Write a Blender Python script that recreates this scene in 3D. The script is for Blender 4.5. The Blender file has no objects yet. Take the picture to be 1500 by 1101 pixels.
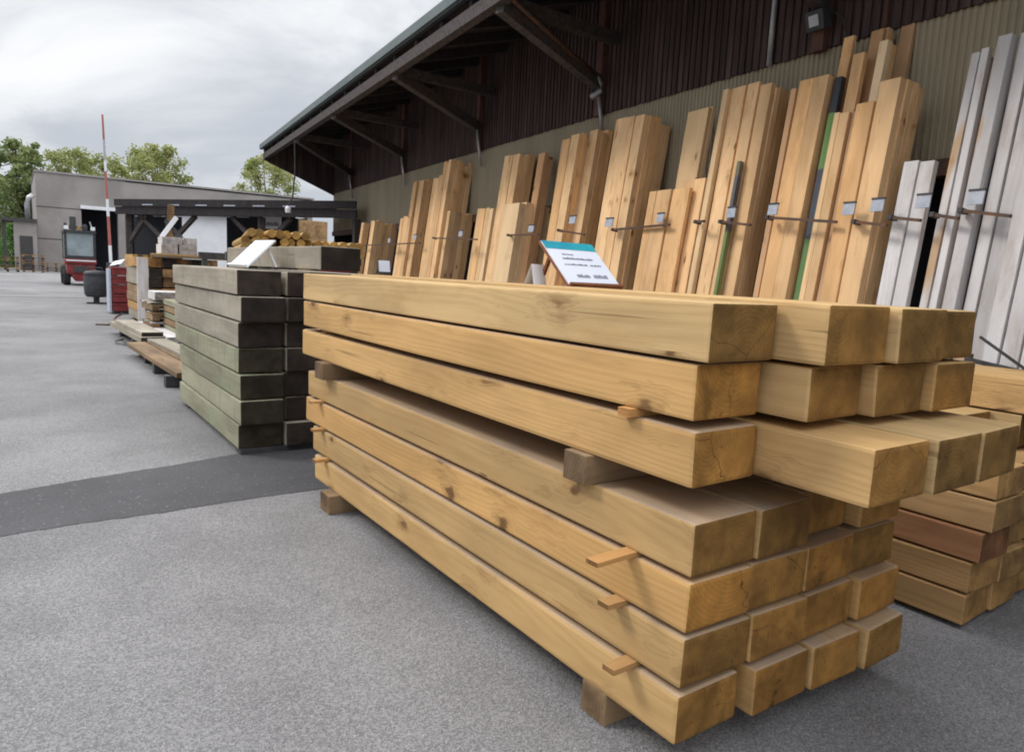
import bpy, bmesh, math, random
from math import radians, sin, cos, pi
from mathutils import Vector, Matrix
R = random.Random(7)
scn = bpy.context.scene
COL = scn.collection

# ------------------------------------------------------------------ helpers
class MB:
    """collects boxes, tubes, prisms and links them as ONE mesh object"""
    def __init__(self): self.v = []; self.f = []; self.mi = []; self.cur = 0
    def add(self, vs, fs):
        b = len(self.v); self.v += [tuple(p) for p in vs]
        for q in fs: self.f.append([b+i for i in q]); self.mi.append(self.cur)
        return self
    def box(self, x0, y0, z0, x1, y1, z1, M=None):
        vs = [Vector(p) for p in ((x0,y0,z0),(x1,y0,z0),(x1,y1,z0),(x0,y1,z0),(x0,y0,z1),(x1,y0,z1),(x1,y1,z1),(x0,y1,z1))]
        if M: vs = [M @ p for p in vs]
        return self.add(vs, [(0,3,2,1),(4,5,6,7),(0,1,5,4),(1,2,6,5),(2,3,7,6),(3,0,4,7)])
    def bar(self, a, b, w, h, up=(0,0,1)):
        a = Vector(a); b = Vector(b); y = (b-a); L = y.length; y.normalize(); up = Vector(up)
        x = y.cross(up)
        if x.length < 1e-4: x = y.cross(Vector((1,0,0)))
        x.normalize(); z = x.cross(y)
        M = Matrix((x, y, z)).transposed().to_4x4(); M.translation = a
        return self.box(-w/2, 0, -h/2, w/2, L, h/2, M)
    def tube(self, pts, r, n=10, cap=True):
        pts = [Vector(p) for p in pts]; rs = r if isinstance(r, (list, tuple)) else [r]*len(pts)
        rings = []; vs = []; ref = Vector((0.31,0.17,0.93))
        for i, p in enumerate(pts):
            t = (pts[min(i+1,len(pts)-1)] - pts[max(i-1,0)]).normalized()
            x = t.cross(ref)
            if x.length < 1e-3: x = t.cross(Vector((1,0,0)))
            x.normalize(); y = t.cross(x)
            for k in range(n):
                a = 2*pi*k/n; vs.append(p + (x*cos(a)+y*sin(a))*rs[i])
        fs = []
        for i in range(len(pts)-1):
            for k in range(n):
                fs.append((i*n+k, i*n+(k+1)%n, (i+1)*n+(k+1)%n, (i+1)*n+k))
        if cap: fs.append(tuple(range(n-1,-1,-1))); fs.append(tuple((len(pts)-1)*n+k for k in range(n)))
        return self.add(vs, fs)
    def prism(self, poly, vec):
        n = len(poly); a = [Vector(p) for p in poly]; b = [p+Vector(vec) for p in a]
        return self.add(a+b, [tuple(range(n-1,-1,-1)), tuple(range(n,2*n))] + [(k,(k+1)%n,n+(k+1)%n,n+k) for k in range(n)])
    def build(self, name, mat, parent=None, loc=(0,0,0), bevel=0, seg=2, smooth=False, M=None):
        me = bpy.data.meshes.new(name); me.from_pydata(self.v, [], self.f)
        mats = mat if isinstance(mat, (list, tuple)) else [mat]
        for m in mats: me.materials.append(m)
        if len(mats) > 1: me.polygons.foreach_set('material_index', self.mi)
        bm = bmesh.new(); bm.from_mesh(me)
        bmesh.ops.recalc_face_normals(bm, faces=bm.faces)
        if bevel: bmesh.ops.bevel(bm, geom=[e for e in bm.edges if len(e.link_faces)==2 and e.calc_face_angle(0)>0.6], offset=bevel, segments=seg, profile=0.7, affect='EDGES')
        bm.to_mesh(me); bm.free()
        if smooth: me.polygons.foreach_set('use_smooth', [True]*len(me.polygons))
        o = bpy.data.objects.new(name, me); COL.objects.link(o)
        if M is not None: o.matrix_world = M
        else: o.location = loc
        if parent: o.parent = parent
        return o
def tag(o, label=None, cat=None, group=None, kind=None):
    if label: o['label'] = label
    if cat: o['category'] = cat
    if group: o['group'] = group
    if kind: o['kind'] = kind
    return o
def thing(name, label, cat, loc=(0,0,0), rz=0, group=None, M=None):
    o = bpy.data.objects.new(name, None); COL.objects.link(o); o.empty_display_size = .1
    if M is not None: o.matrix_world = M
    else: o.location = loc; o.rotation_euler = (0,0,rz)
    return tag(o, label, cat, group)
def dup(o, parent=None):
    c = o.copy(); COL.objects.link(c); c.parent = parent
    for ch in list(o.children): dup(ch, c)
    return c

# ------------------------------------------------------------------ materials
def newmat(name):
    m = bpy.data.materials.new(name); m.use_nodes = True
    nt = m.node_tree; b = nt.nodes['Principled BSDF']; return m, nt, b
class G:
    """tiny node-graph writer"""
    def __init__(s, nt): s.nt = nt
    def n(s, t, **k):
        nd = s.nt.nodes.new(t)
        for a, v in k.items(): setattr(nd, a, v)
        return nd
    def put(s, sock, v):
        if isinstance(v, bpy.types.NodeSocket): s.nt.links.new(v, sock)
        elif v is not None:
            if isinstance(v, (tuple, list)) and len(v) == 3 and sock.type == 'RGBA': v = (*v, 1)
            sock.default_value = v
    def math(s, op, a, b=None, c=None, clamp=False):
        nd = s.n('ShaderNodeMath', operation=op, use_clamp=clamp)
        for i, v in enumerate((a,b,c)):
            if v is not None: s.put(nd.inputs[i], v)
        return nd.outputs[0]
    def vmath(s, op, a, b=None, out=0):
        nd = s.n('ShaderNodeVectorMath', operation=op)
        s.put(nd.inputs[0], a)
        if b is not None: s.put(nd.inputs['Scale'] if op == 'SCALE' else nd.inputs[1], b)
        return nd.outputs['Value'] if op in ('LENGTH','DOT_PRODUCT','DISTANCE') else nd.outputs[0]
    def comb(s, x, y, z):
        nd = s.n('ShaderNodeCombineXYZ')
        for i, v in enumerate((x,y,z)): s.put(nd.inputs[i], v)
        return nd.outputs[0]
    def sep(s, v):
        nd = s.n('ShaderNodeSeparateXYZ'); s.put(nd.inputs[0], v); return nd.outputs
    def noise(s, v, scale, detail=3, rough=.5, dist=0, dim='3D', w=None):
        nd = s.n('ShaderNodeTexNoise', noise_dimensions=dim)
        if v is not None: s.put(nd.inputs['Vector'], v)
        if w is not None: s.put(nd.inputs['W'], w)
        s.put(nd.inputs['Scale'], scale); s.put(nd.inputs['Detail'], detail); s.put(nd.inputs['Roughness'], rough); s.put(nd.inputs['Distortion'], dist)
        return nd.outputs['Fac']
    def ramp(s, v, a, b, lo=0., hi=1., smooth=True):
        nd = s.n('ShaderNodeMapRange', interpolation_type='SMOOTHSTEP' if smooth else 'LINEAR')
        for i, x in enumerate((v,a,b,lo,hi)): s.put(nd.inputs[i], x)
        return nd.outputs[0]
    def mix(s, f, a, b, mode='MIX'):
        nd = s.n('ShaderNodeMix', data_type='RGBA', blend_type=mode)
        s.put(nd.inputs[0], f); s.put(nd.inputs[6], a); s.put(nd.inputs[7], b)
        return nd.outputs[2]
    def bump(s, h, strength=.3, dist=.01):
        nd = s.n('ShaderNodeBump'); s.put(nd.inputs['Height'], h); s.put(nd.inputs['Strength'], strength); s.put(nd.inputs['Distance'], dist)
        return nd.outputs[0]
    def obj(s): return s.n('ShaderNodeTexCoord').outputs['Object']
    def pos(s): return s.n('ShaderNodeNewGeometry').outputs['Position']
    def rnd(s): return s.n('ShaderNodeObjectInfo').outputs['Random']
def rgbv(g, f, c): return g.vmath('SCALE', c, f)

def wood(name, light, dark, knot, end=(.6,.55,.5), rings=120, contrast=.55, knots=1., tone=.18, stain=None, stain_amt=0., rough=.78, vary=.16, pith=1., cracks=0., patch=None, patch_amt=0., hue=.6, checks=.5, dust=0.):
    m, nt, b = newmat(name); g = G(nt)
    P = g.obj(); r = g.rnd()
    wn = g.n('ShaderNodeTexWhiteNoise', noise_dimensions='1D'); g.put(wn.inputs['W'], g.math('MULTIPLY', r, 913.7))
    rv = g.sep(wn.outputs['Color'])
    off = g.vmath('SCALE', wn.outputs['Color'], 37.)
    PO = g.vmath('ADD', P, off)
    # pith axis somewhere in or near the section
    cx = g.math('MULTIPLY_ADD', rv[0], .20*pith, .0); cz = g.math('MULTIPLY_ADD', rv[1], .22*pith, -.05*pith)
    wob = g.n('ShaderNodeTexNoise'); g.put(wob.inputs['Vector'], g.vmath('MULTIPLY', PO, (2.2,.9,2.2))); g.put(wob.inputs['Scale'], 1.); g.put(wob.inputs['Detail'], 2.)
    wv = g.vmath('SCALE', g.vmath('SUBTRACT', wob.outputs['Color'], (.5,.5,.5)), .07)
    q = g.vmath('ADD', g.vmath('SUBTRACT', P, g.comb(cx, 0., cz)), wv)
    qs = g.sep(q)
    rad = g.vmath('LENGTH', g.comb(qs[0], 0., qs[2]))
    th = g.math('ARCTAN2', qs[2], qs[0])
    ps = g.sep(P)
    vor = g.n('ShaderNodeTexVoronoi', feature='F1'); g.put(vor.inputs['Vector'], g.comb(g.math('MULTIPLY', th, .85), g.math('MULTIPLY', ps[1], 3.4), g.math('MULTIPLY', r, 61.))); g.put(vor.inputs['Scale'], 1.); g.put(vor.inputs['Randomness'], .95)
    vc = g.sep(vor.outputs['Color'])
    gate = g.math('LESS_THAN', vc[0], .62*knots)
    ksz = g.math('MULTIPLY_ADD', vc[1], .10, .055)
    kd = g.math('MULTIPLY', g.math('DIVIDE', vor.outputs['Distance'], ksz), g.ramp(g.noise(g.vmath('MULTIPLY', PO, (38.,11.,38.)), 1., 2.), .3, .7, .65, 1.4))
    knotm = g.math('MULTIPLY', g.ramp(kd, .55, 1.15, 1., 0.), gate)
    halo = g.math('MULTIPLY', g.ramp(kd, .8, 3.2, 1., 0.), gate)
    fine = g.noise(g.vmath('MULTIPLY', PO, (95.,2.6,95.)), 1., 4., .65)
    ph = g.math('ADD', g.math('MULTIPLY', rad, float(rings)), g.math('ADD', g.math('MULTIPLY', halo, 1.5), g.math('MULTIPLY', fine, 1.1)))
    fr = g.math('FRACT', ph)
    late = g.math('POWER', g.math('PINGPONG', fr, .5), 1.6)
    late = g.math('MULTIPLY', late, 3.0, clamp=True)
    grain = g.math('ADD', g.math('MULTIPLY', late, .7), g.math('MULTIPLY', fine, .5))
    nrm = g.n('ShaderNodeVectorTransform', vector_type='NORMAL', convert_from='WORLD', convert_to='OBJECT')
    nt.links.new(g.n('ShaderNodeNewGeometry').outputs['True Normal'], nrm.inputs[0])
    warm = g.math('POWER', rv[1], 1.5)
    endm = g.math('GREATER_THAN', g.math('ABSOLUTE', g.sep(nrm.outputs[0])[1]), .75)
    c = g.mix(g.math('MULTIPLY', grain, g.math('MULTIPLY_ADD', endm, .15, contrast), clamp=True), light, dark)
    big = g.noise(g.vmath('MULTIPLY', PO, (5.,1.1,5.)), 1., 3., .55)
    tv = g.math('ADD', g.ramp(big, .3, .7, 1.-tone, 1.+tone), g.math('MULTIPLY_ADD', rv[2], vary*2, -vary))
    c = rgbv(g, tv, c)
    if hue: c = g.mix(g.math('MULTIPLY', warm, hue), c, g.mix(1., c, (1.02,.84,.62), 'MULTIPLY'))
    smg = g.ramp(g.noise(g.vmath('MULTIPLY', PO, (30.,7.,30.)), 1., 4., .65), .38, .62, .1, 1.)
    c = g.mix(g.math('MULTIPLY', g.math('MULTIPLY', halo, smg), .62*min(1,knots)), c, tuple(k*.55+d*.5 for k, d in zip(knot, dark)))
    c = g.mix(g.math('MULTIPLY', knotm, .85), c, knot)
    if stain is not None:
        st = g.ramp(g.noise(g.vmath('MULTIPLY', PO, (9.,2.4,9.)), 1., 4., .65), .48, .72)
        c = g.mix(g.math('MULTIPLY', st, stain_amt), c, stain)
    if patch is not None:
        st = g.ramp(g.noise(g.vmath('MULTIPLY', PO, (4.,.9,4.)), 1., 2., .5, .6), .62, .70)
        c = g.mix(g.math('MULTIPLY', st, patch_amt), c, patch)
    if cracks:
        ck = g.ramp(g.noise(g.vmath('MULTIPLY', PO, (2.,24.,4.)), 1., 5., .7), .50, .72)
        c = g.mix(g.math('MULTIPLY', ck, cracks), c, tuple(x*.45 for x in dark))
    if dust:
        dn = g.math('MULTIPLY', g.math('GREATER_THAN', g.sep(nrm.outputs[0])[2], .75), g.ramp(g.noise(PO, 6., 4., .6), .25, .7, .6, 1.))
        c = g.mix(g.math('MULTIPLY', dn, dust), c, (.36,.315,.29))
    if checks:
        chk = g.ramp(g.noise(g.vmath('MULTIPLY', PO, (42.,.8,42.)), 1., 2., .55), .69, .735)
        c = g.mix(g.math('MULTIPLY', chk, checks), c, tuple(x*.35 for x in dark))
    esp = g.ramp(g.noise(PO, 14., 4., .6), .3, .75, .75, 1.2)
    ec = g.mix(1., c, (*end,), 'MULTIPLY')
    ec = rgbv(g, g.math('MULTIPLY', esp, g.math('MULTIPLY_ADD', rv[1], .55, .72)), ec)
    ang = g.math('SUBTRACT', th, g.math('MULTIPLY_ADD', rv[0], 5., -2.5)); ang = g.math('ADD', ang, g.math('MULTIPLY', g.math('SUBTRACT', g.noise(PO, 22., 2.), .5), .5))
    split = g.math('LESS_THAN', g.math('MULTIPLY', g.math('ABSOLUTE', g.math('SINE', g.math('MULTIPLY', ang, 1.5))), rad), g.math('MULTIPLY', .0035, g.math('SUBTRACT', rv[2], .55)))
    ec = g.mix(g.math('MULTIPLY', split, .75), ec, tuple(x*.2*e for x, e in zip(dark, end)))
    ec = g.mix(g.math('MULTIPLY', g.ramp(g.noise(PO, 5., 3., .5, 1.2), .46, .68), .55), ec, tuple(x*.35*e for x, e in zip(dark, end)))
    c = g.mix(endm, c, ec)
    g.put(b.inputs['Base Color'], c)
    g.put(b.inputs['Roughness'], rough)
    b.inputs['Specular IOR Level'].default_value = .25
    g.put(b.inputs['Normal'], g.bump(g.math('ADD', grain, g.math('MULTIPLY', g.noise(PO, 180., 2.), .5)), .25, .002))
    return m
def rough_mat(name, col, col2=None, scale=8., rough=.8, bump=.15, metal=0., stretch=(1,1,1), lo=.35, hi=.68, spec=.3, detail=5., vary=0.):
    m, nt, b = newmat(name); g = G(nt); P = g.vmath('ADD', g.obj(), g.vmath('SCALE', g.comb(1.,.37,.71), g.math('MULTIPLY', g.rnd(), 53.)))
    f = g.noise(g.vmath('MULTIPLY', P, stretch), scale, detail, .6)
    c = g.mix(g.ramp(f, lo, hi), col, col2 or tuple(x*.75 for x in col))
    if vary: c = rgbv(g, g.math('MULTIPLY_ADD', g.rnd(), 2*vary, 1-vary), c)
    g.put(b.inputs['Base Color'], c); g.put(b.inputs['Roughness'], g.ramp(f, .2, .8, max(.05,rough-.1), min(1,rough+.1)))
    b.inputs['Metallic'].default_value = metal; b.inputs['Specular IOR Level'].default_value = spec
    if bump: g.put(b.inputs['Normal'], g.bump(g.noise(P, scale*6, 4.), bump, .004))
    return m

M = {}
M['sleeper'] = wood('fresh_sleeper_wood', (.52,.365,.180), (.37,.235,.100), (.11,.05,.02), end=(.46,.37,.22), rings=95, contrast=.42, tone=.17, stain=(.40,.235,.095), stain_amt=.5, vary=.09)
M['sleeper_warm'] = wood('warm_sleeper_wood', (.52,.345,.155), (.36,.215,.082), (.11,.048,.018), end=(.58,.47,.28), dust=.55, rings=95, contrast=.42, tone=.17, stain=(.40,.235,.095), stain_amt=.55, knots=1.35, vary=.09)
M['sleeper2'] = wood('brown_sleeper_wood', (.47,.30,.14), (.31,.185,.08), (.12,.055,.022), end=(.72,.68,.56), rings=95, contrast=.6, tone=.2, stain=(.25,.13,.05), stain_amt=.4, vary=.1)
M['redbrown'] = wood('reddish_sleeper_wood', (.36,.19,.095), (.22,.10,.05), (.1,.04,.02), end=(.6,.55,.5), rings=95, contrast=.6, tone=.2, vary=.05)
M['pine'] = wood('planed_pine_wood', (.87,.595,.335), (.64,.375,.17), (.24,.10,.035), end=(.8,.75,.68), rings=120, contrast=.55, knots=1.5, tone=.14, stain=(.55,.30,.12), stain_amt=.5, vary=.13, pith=.8)
M['palepine'] = wood('pale_pine_wood', (.84,.65,.42), (.68,.48,.27), (.30,.15,.07), rings=120, contrast=.45, knots=1.5, tone=.1, vary=.05, pith=.8)
M['pinkpine'] = wood('rough_pink_wood', (.62,.40,.235), (.46,.275,.15), (.18,.08,.04), rings=110, contrast=.4, knots=.6, tone=.15, vary=.12, pith=.8)
M['greywood'] = wood('weathered_grey_wood', (.65,.63,.63), (.46,.44,.435), (.34,.20,.10), end=(.7,.68,.66), rings=95, contrast=.5, knots=.7, tone=.14, stain=(.42,.34,.285), stain_amt=.6, vary=.14, hue=0, pith=.8, patch=(.50,.30,.13), patch_amt=.75)
M['oldsleeper'] = wood('old_green_sleeper_wood', (.30,.285,.20), (.19,.18,.125), (.10,.09,.06), end=(.15,.13,.12), rings=70, contrast=.4, knots=.5, tone=.2, stain=(.27,.32,.20), stain_amt=.6, vary=.12, cracks=.45, hue=.1)
M['oldgrey'] = wood('old_grey_sleeper_wood', (.335,.30,.24), (.22,.195,.155), (.10,.08,.06), end=(.11,.095,.095), rings=70, contrast=.4, knots=.5, tone=.2, stain=(.25,.21,.16), stain_amt=.5, vary=.1, cracks=.45, hue=.1)
M['block'] = wood('dirty_block_wood', (.27,.19,.115), (.18,.12,.07), (.1,.05,.03), end=(.8,.75,.7), rings=90, contrast=.5, tone=.3, vary=.15)
M['lath'] = wood('lath_wood', (.46,.28,.12), (.33,.18,.07), (.15,.07,.03), rings=100, contrast=.4, knots=.3, tone=.2, vary=.15)
M['pole'] = wood('round_pole_wood', (.46,.31,.12), (.30,.18,.06), (.2,.1,.04), end=(1.,.95,.85), rings=100, contrast=.35, knots=.4, tone=.15, vary=.15, pith=0.)
M['tank'] = rough_mat('black_plastic', (.035,.037,.042), (.06,.06,.065), 9, .55, .1)
M['steel'] = rough_mat('rusty_steel', (.10,.075,.065), (.20,.10,.06), 14, .7, .2, .3)
M['galv'] = rough_mat('galvanised_pipe', (.46,.47,.49), (.36,.36,.38), 6, .45, .05, .55)
M['plate'] = rough_mat('grey_label_card', (.36,.39,.46), (.46,.49,.55), 20, .5, 0)
M['dark_metal'] = rough_mat('dark_metal', (.05,.05,.055), (.09,.085,.08), 12, .6, .1, .3)
M['white'] = rough_mat('white_sheet', (.78,.79,.82), (.72,.73,.76), 3, .5, 0)
M['paper'] = rough_mat('paper_sheet', (.74,.77,.86), (.70,.73,.82), 2, .4, 0)
M['teal'] = rough_mat('teal_print', (.02,.24,.36), (.03,.42,.45), 3, .4, 0, stretch=(1,1,1))
M['ink'] = rough_mat('grey_ink', (.16,.17,.21), (.2,.2,.25), 10, .6, 0)
M['easel'] = rough_mat('stained_easel_wood', (.22,.085,.045), (.15,.06,.03), 10, .6, .1, stretch=(1,6,1))
M['beamdark'] = rough_mat('dark_stained_beam', (.085,.072,.068), (.05,.042,.042), 5, .8, .2, stretch=(4,4,4))
M['red'] = rough_mat('red_paint', (.24,.04,.04), (.16,.03,.03), 6, .5, .05)
M['glass'] = rough_mat('cab_glass', (.30,.36,.38), (.20,.25,.27), 1.5, .12, 0, spec=.6)
M['rubber'] = rough_mat('tyre_rubber', (.02,.02,.021), (.035,.034,.033), 12, .85, .2)
M['concrete'] = rough_mat('concrete_wall', (.33,.305,.29), (.265,.245,.235), .6, .9, .1, detail=8)
M['void'] = rough_mat('dark_interior', (.012,.013,.018), (.02,.02,.025), 1, .9, 0)  # near-black: puts the shade of open interiors into the wall colour
M['roof'] = rough_mat('roof_metal', (.10,.13,.135), (.14,.165,.165), 2, .6, .1)
M['redpost'] = rough_mat('red_brown_post', (.135,.062,.045), (.085,.045,.036), 7, .75, .15)
M['faded'] = rough_mat('faded_red_paint', (.42,.14,.12), (.33,.11,.10), 5, .6, 0)
M['soffit'] = rough_mat('soffit_boards', (.040,.034,.036), (.026,.022,.024), 6, .9, .1, stretch=(8,1,1))

def mat_asphalt():
    m, nt, b = newmat('asphalt'); g = G(nt); P = g.pos()
    v = g.n('ShaderNodeTexVoronoi', feature='F1'); g.put(v.inputs['Vector'], P); g.put(v.inputs['Scale'], 230.)
    vc = g.sep(v.outputs['Color'])
    sp = g.noise(P, 330., 2., .7)
    f1 = g.math('ADD', g.math('MULTIPLY', vc[0], .6), g.math('MULTIPLY', sp, .5))
    c = g.mix(g.ramp(f1, .2, .9), (.136,.134,.140), (.296,.289,.290))
    big = g.noise(P, .35, 5., .55); mid = g.noise(g.vmath('MULTIPLY', P, (.6,2.2,1)), 1.1, 5., .6, .5)
    c = rgbv(g, g.ramp(big, .32, .68, .80, 1.14), c)
    c = rgbv(g, g.ramp(g.noise(P, 1.7, 6., .62, .4), .3, .7, .88, 1.1), c)
    stn = g.ramp(mid, .60, .72)
    c = g.mix(g.math('MULTIPLY', stn, .30), c, (.14,.14,.145))
    spots = g.ramp(g.noise(P, 2.3, 3., .5, .3), .68, .78)
    c = g.mix(g.math('MULTIPLY', spots, .5), c, (.09,.09,.095))
    chip = g.math('GREATER_THAN', vc[1], .985)
    c = g.mix(g.math('MULTIPLY', chip, .45), c, (.46,.45,.45))
    g.put(b.inputs['Base Color'], c); g.put(b.inputs['Roughness'], .86); b.inputs['Specular IOR Level'].default_value = .35
    g.put(b.inputs['Normal'], g.bump(g.math('ADD', v.outputs['Distance'], g.math('MULTIPLY', sp, .6)), .55, .006))
    return m
def mat_strip():
    m, nt, b = newmat('dark_asphalt'); g = G(nt); P = g.pos()
    sp = g.noise(P, 260., 3., .75); big = g.noise(P, 1.4, 5., .6)
    v = g.n('ShaderNodeTexVoronoi', feature='F1'); g.put(v.inputs['Vector'], P); g.put(v.inputs['Scale'], 120.); vc = g.sep(v.outputs['Color'])
    c = g.mix(g.ramp(sp, .3, .75), (.038,.038,.043), (.100,.097,.102))
    c = rgbv(g, g.ramp(big, .3, .7, .85, 1.2), c)
    c = g.mix(g.math('MULTIPLY', g.math('GREATER_THAN', vc[1], .985), .35), c, (.30,.29,.29))
    g.put(b.inputs['Base Color'], c); g.put(b.inputs['Roughness'], .85)
    g.put(b.inputs['Normal'], g.bump(sp, .4, .004))
    return m
M['asphalt'] = mat_asphalt(); M['strip'] = mat_strip()
def mat_clad():
    m, nt, b = newmat('dark_cladding'); g = G(nt); P = g.obj(); s = g.sep(P)
    cell = g.math('FLOOR', g.math('DIVIDE', s[0], .075))
    wn = g.n('ShaderNodeTexWhiteNoise', noise_dimensions='1D'); g.put(wn.inputs['W'], cell)
    st = g.noise(g.vmath('MULTIPLY', P, (28.,28.,1.3)), 1., 4., .6)
    c = g.mix(g.ramp(st, .35, .7), (.048,.034,.033), (.105,.068,.062))
    c = rgbv(g, g.math('MULTIPLY_ADD', wn.outputs['Value'], .4, .8), c)
    g.put(b.inputs['Base Color'], c); g.put(b.inputs['Roughness'], .8); b.inputs['Specular IOR Level'].default_value = .2
    return m
def mat_olive():
    m, nt, b = newmat('olive_sheet_metal'); g = G(nt); P = g.obj()
    f = g.noise(g.vmath('MULTIPLY', P, (3.,3.,.6)), 1., 5., .6)
    c = g.mix(g.ramp(f, .3, .75), (.38,.325,.225), (.30,.255,.175))
    g.put(b.inputs['Base Color'], c); g.put(b.inputs['Roughness'], .6); return m
M['clad'] = mat_clad(); M['olive'] = mat_olive()
def mat_painted(name, bands):
    """narrow board with colour bands painted across it at fixed heights"""
    m, nt, b = newmat(name); g = G(nt); P = g.obj(); y = g.math('ADD', g.sep(P)[1], g.math('MULTIPLY', g.math('SUBTRACT', g.noise(P, 30., 2.), .5), .05))
    c = bands[0][1]
    for h, col in bands[1:]: c = g.mix(g.math('GREATER_THAN', y, h), c, col)
    f = g.noise(g.vmath('MULTIPLY', P, (50,3,50)), 1., 4., .6)
    c = rgbv(g, g.ramp(f, .3, .7, .75, 1.2), c)
    g.put(b.inputs['Base Color'], c); g.put(b.inputs['Roughness'], .6); return m
GRN = (.10,.20,.06); BLU = (.05,.06,.085); BLK = (.035,.038,.045)
M['paintA'] = mat_painted('green_foot_paint', [(0,(.17,.22,.07)),(1.53,(.10,.10,.11)),(1.95,(.16,.15,.10))])
M['paintB'] = mat_painted('banded_green_paint', [(0,GRN),(1.47,BLU),(1.95,(.13,.26,.07)),(2.32,BLK)])
def mat_leaf(name, a, bcol):
    m, nt, b = newmat(name); g = G(nt)
    f = g.noise(g.pos(), .55, 4., .6); c = g.mix(g.ramp(f, .3, .7), a, bcol)
    g.put(b.inputs['Base Color'], c); g.put(b.inputs['Roughness'], .6)
    tr = g.n('ShaderNodeBsdfTranslucent'); g.put(tr.inputs['Color'], c)
    mx = g.n('ShaderNodeMixShader'); mx.inputs[0].default_value = .35
    nt.links.new(b.outputs[0], mx.inputs[1]); nt.links.new(tr.outputs[0], mx.inputs[2])
    nt.links.new(mx.outputs[0], nt.nodes['Material Output'].inputs[0]); return m
M['leafA'] = mat_leaf('green_leaves', (.26,.31,.10), (.42,.42,.17))
M['leafB'] = mat_leaf('olive_leaves', (.24,.28,.095), (.37,.39,.14))
M['leafC'] = mat_leaf('dark_leaves', (.17,.23,.085), (.30,.34,.14))
M['leafD'] = mat_leaf('bright_hedge_leaves', (.08,.20,.035), (.14,.28,.06))
M['bark'] = rough_mat('bark', (.11,.085,.06), (.07,.055,.04), 5, .9, .3)

# ------------------------------------------------------------------ the ground
gnd = MB(); gnd.add([(-200,-60,0),(200,-60,0),(200,420,0),(-200,420,0)], [(0,1,2,3)])
tag(gnd.build('ground', M['asphalt']), kind='structure')
def band(name, a0, a1, b0, b1, z, mat, n=90, jit=.012):
    rr = random.Random(3); lo = []; hi = []
    for i in range(n+1):
        t = i/n
        lo.append((a0[0]+(a1[0]-a0[0])*t, a0[1]+(a1[1]-a0[1])*t + rr.gauss(0,jit), z)); hi.append((b0[0]+(b1[0]-b0[0])*t, b0[1]+(b1[1]-b0[1])*t + rr.gauss(0,jit), z))
    mb = MB(); mb.add(lo+hi, [(i, i+1, n+2+i, n+1+i) for i in range(n)])
    return tag(mb.build(name, mat), kind='structure')
rr = random.Random(3); mb = MB(); lo = []; hi = []; n = 420
for i in range(n+1):
    x = -7+11.4*i/n
    ylo = 3.309+.039*x; yhi = 3.936+.26*x if x > -.25 else ylo+.552+.01*(x+.25)
    lo.append((x, ylo+rr.gauss(0,.0035)+.006*sin(x*9), .002)); hi.append((x, yhi+rr.gauss(0,.0035)+.006*sin(x*7), .002))
mb.add(lo+hi, [(i, i+1, n+2+i, n+1+i) for i in range(n)])
tag(mb.build('asphalt_strip', M['strip']), kind='structure')
band('asphalt_joint', (-6,21.4), (1.75,21.9), (-6,21.65), (1.75,22.05), .004, M['strip'], 60, .02)

# ------------------------------------------------------------------ front stack of sleepers
def beam(name, mat, x, y, z, w, L, h, rz=0., bevel=.005, bow=.004, label=None, cat=None, group=None):
    me = bpy.data.meshes.new(name); bm = bmesh.new(); n = 9
    bx, bz = R.gauss(0,bow), R.gauss(0,bow*.5); tw = R.gauss(0,.004)
    rows = []
    for i in range(n):
        t = i/(n-1); k = 4*t*(1-t); a = tw*(t-.5)
        sk = (R.gauss(0,.003) if i in (0, n-1) else 0)
        row = []
        for cx, cz in ((0,0),(w,0),(w,h),(0,h)):
            px, pz = cx-w/2, cz-h/2
            row.append(bm.verts.new((px*cos(a)-pz*sin(a)+w/2+bx*k+R.gauss(0,.0006), L*t + (sk*(1 if cx else -1) + R.gauss(0,.0015) if i in (0,n-1) else 0), px*sin(a)+pz*cos(a)+h/2+bz*k*.5)))
        rows.append(row)
    bm.faces.new(rows[0]); bm.faces.new(rows[-1][::-1])
    for i in range(n-1):
        for k in range(4): bm.faces.new((rows[i][(k+1)%4], rows[i][k], rows[i+1][k], rows[i+1][(k+1)%4]))
    bmesh.ops.recalc_face_normals(bm, faces=bm.faces)
    bmesh.ops.bevel(bm, geom=[e for e in bm.edges if e.calc_face_angle(0) > .8], offset=bevel, segments=2, profile=.6, affect='EDGES')
    bm.to_mesh(me); bm.free(); me.materials.append(mat)
    o = bpy.data.objects.new(name, me); COL.objects.link(o); o.location = (x,y,z); o.rotation_euler = (0,0,rz)
    return tag(o, label, cat, group)
ORD = ['leftmost','second from left','third from left','rightmost']
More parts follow.
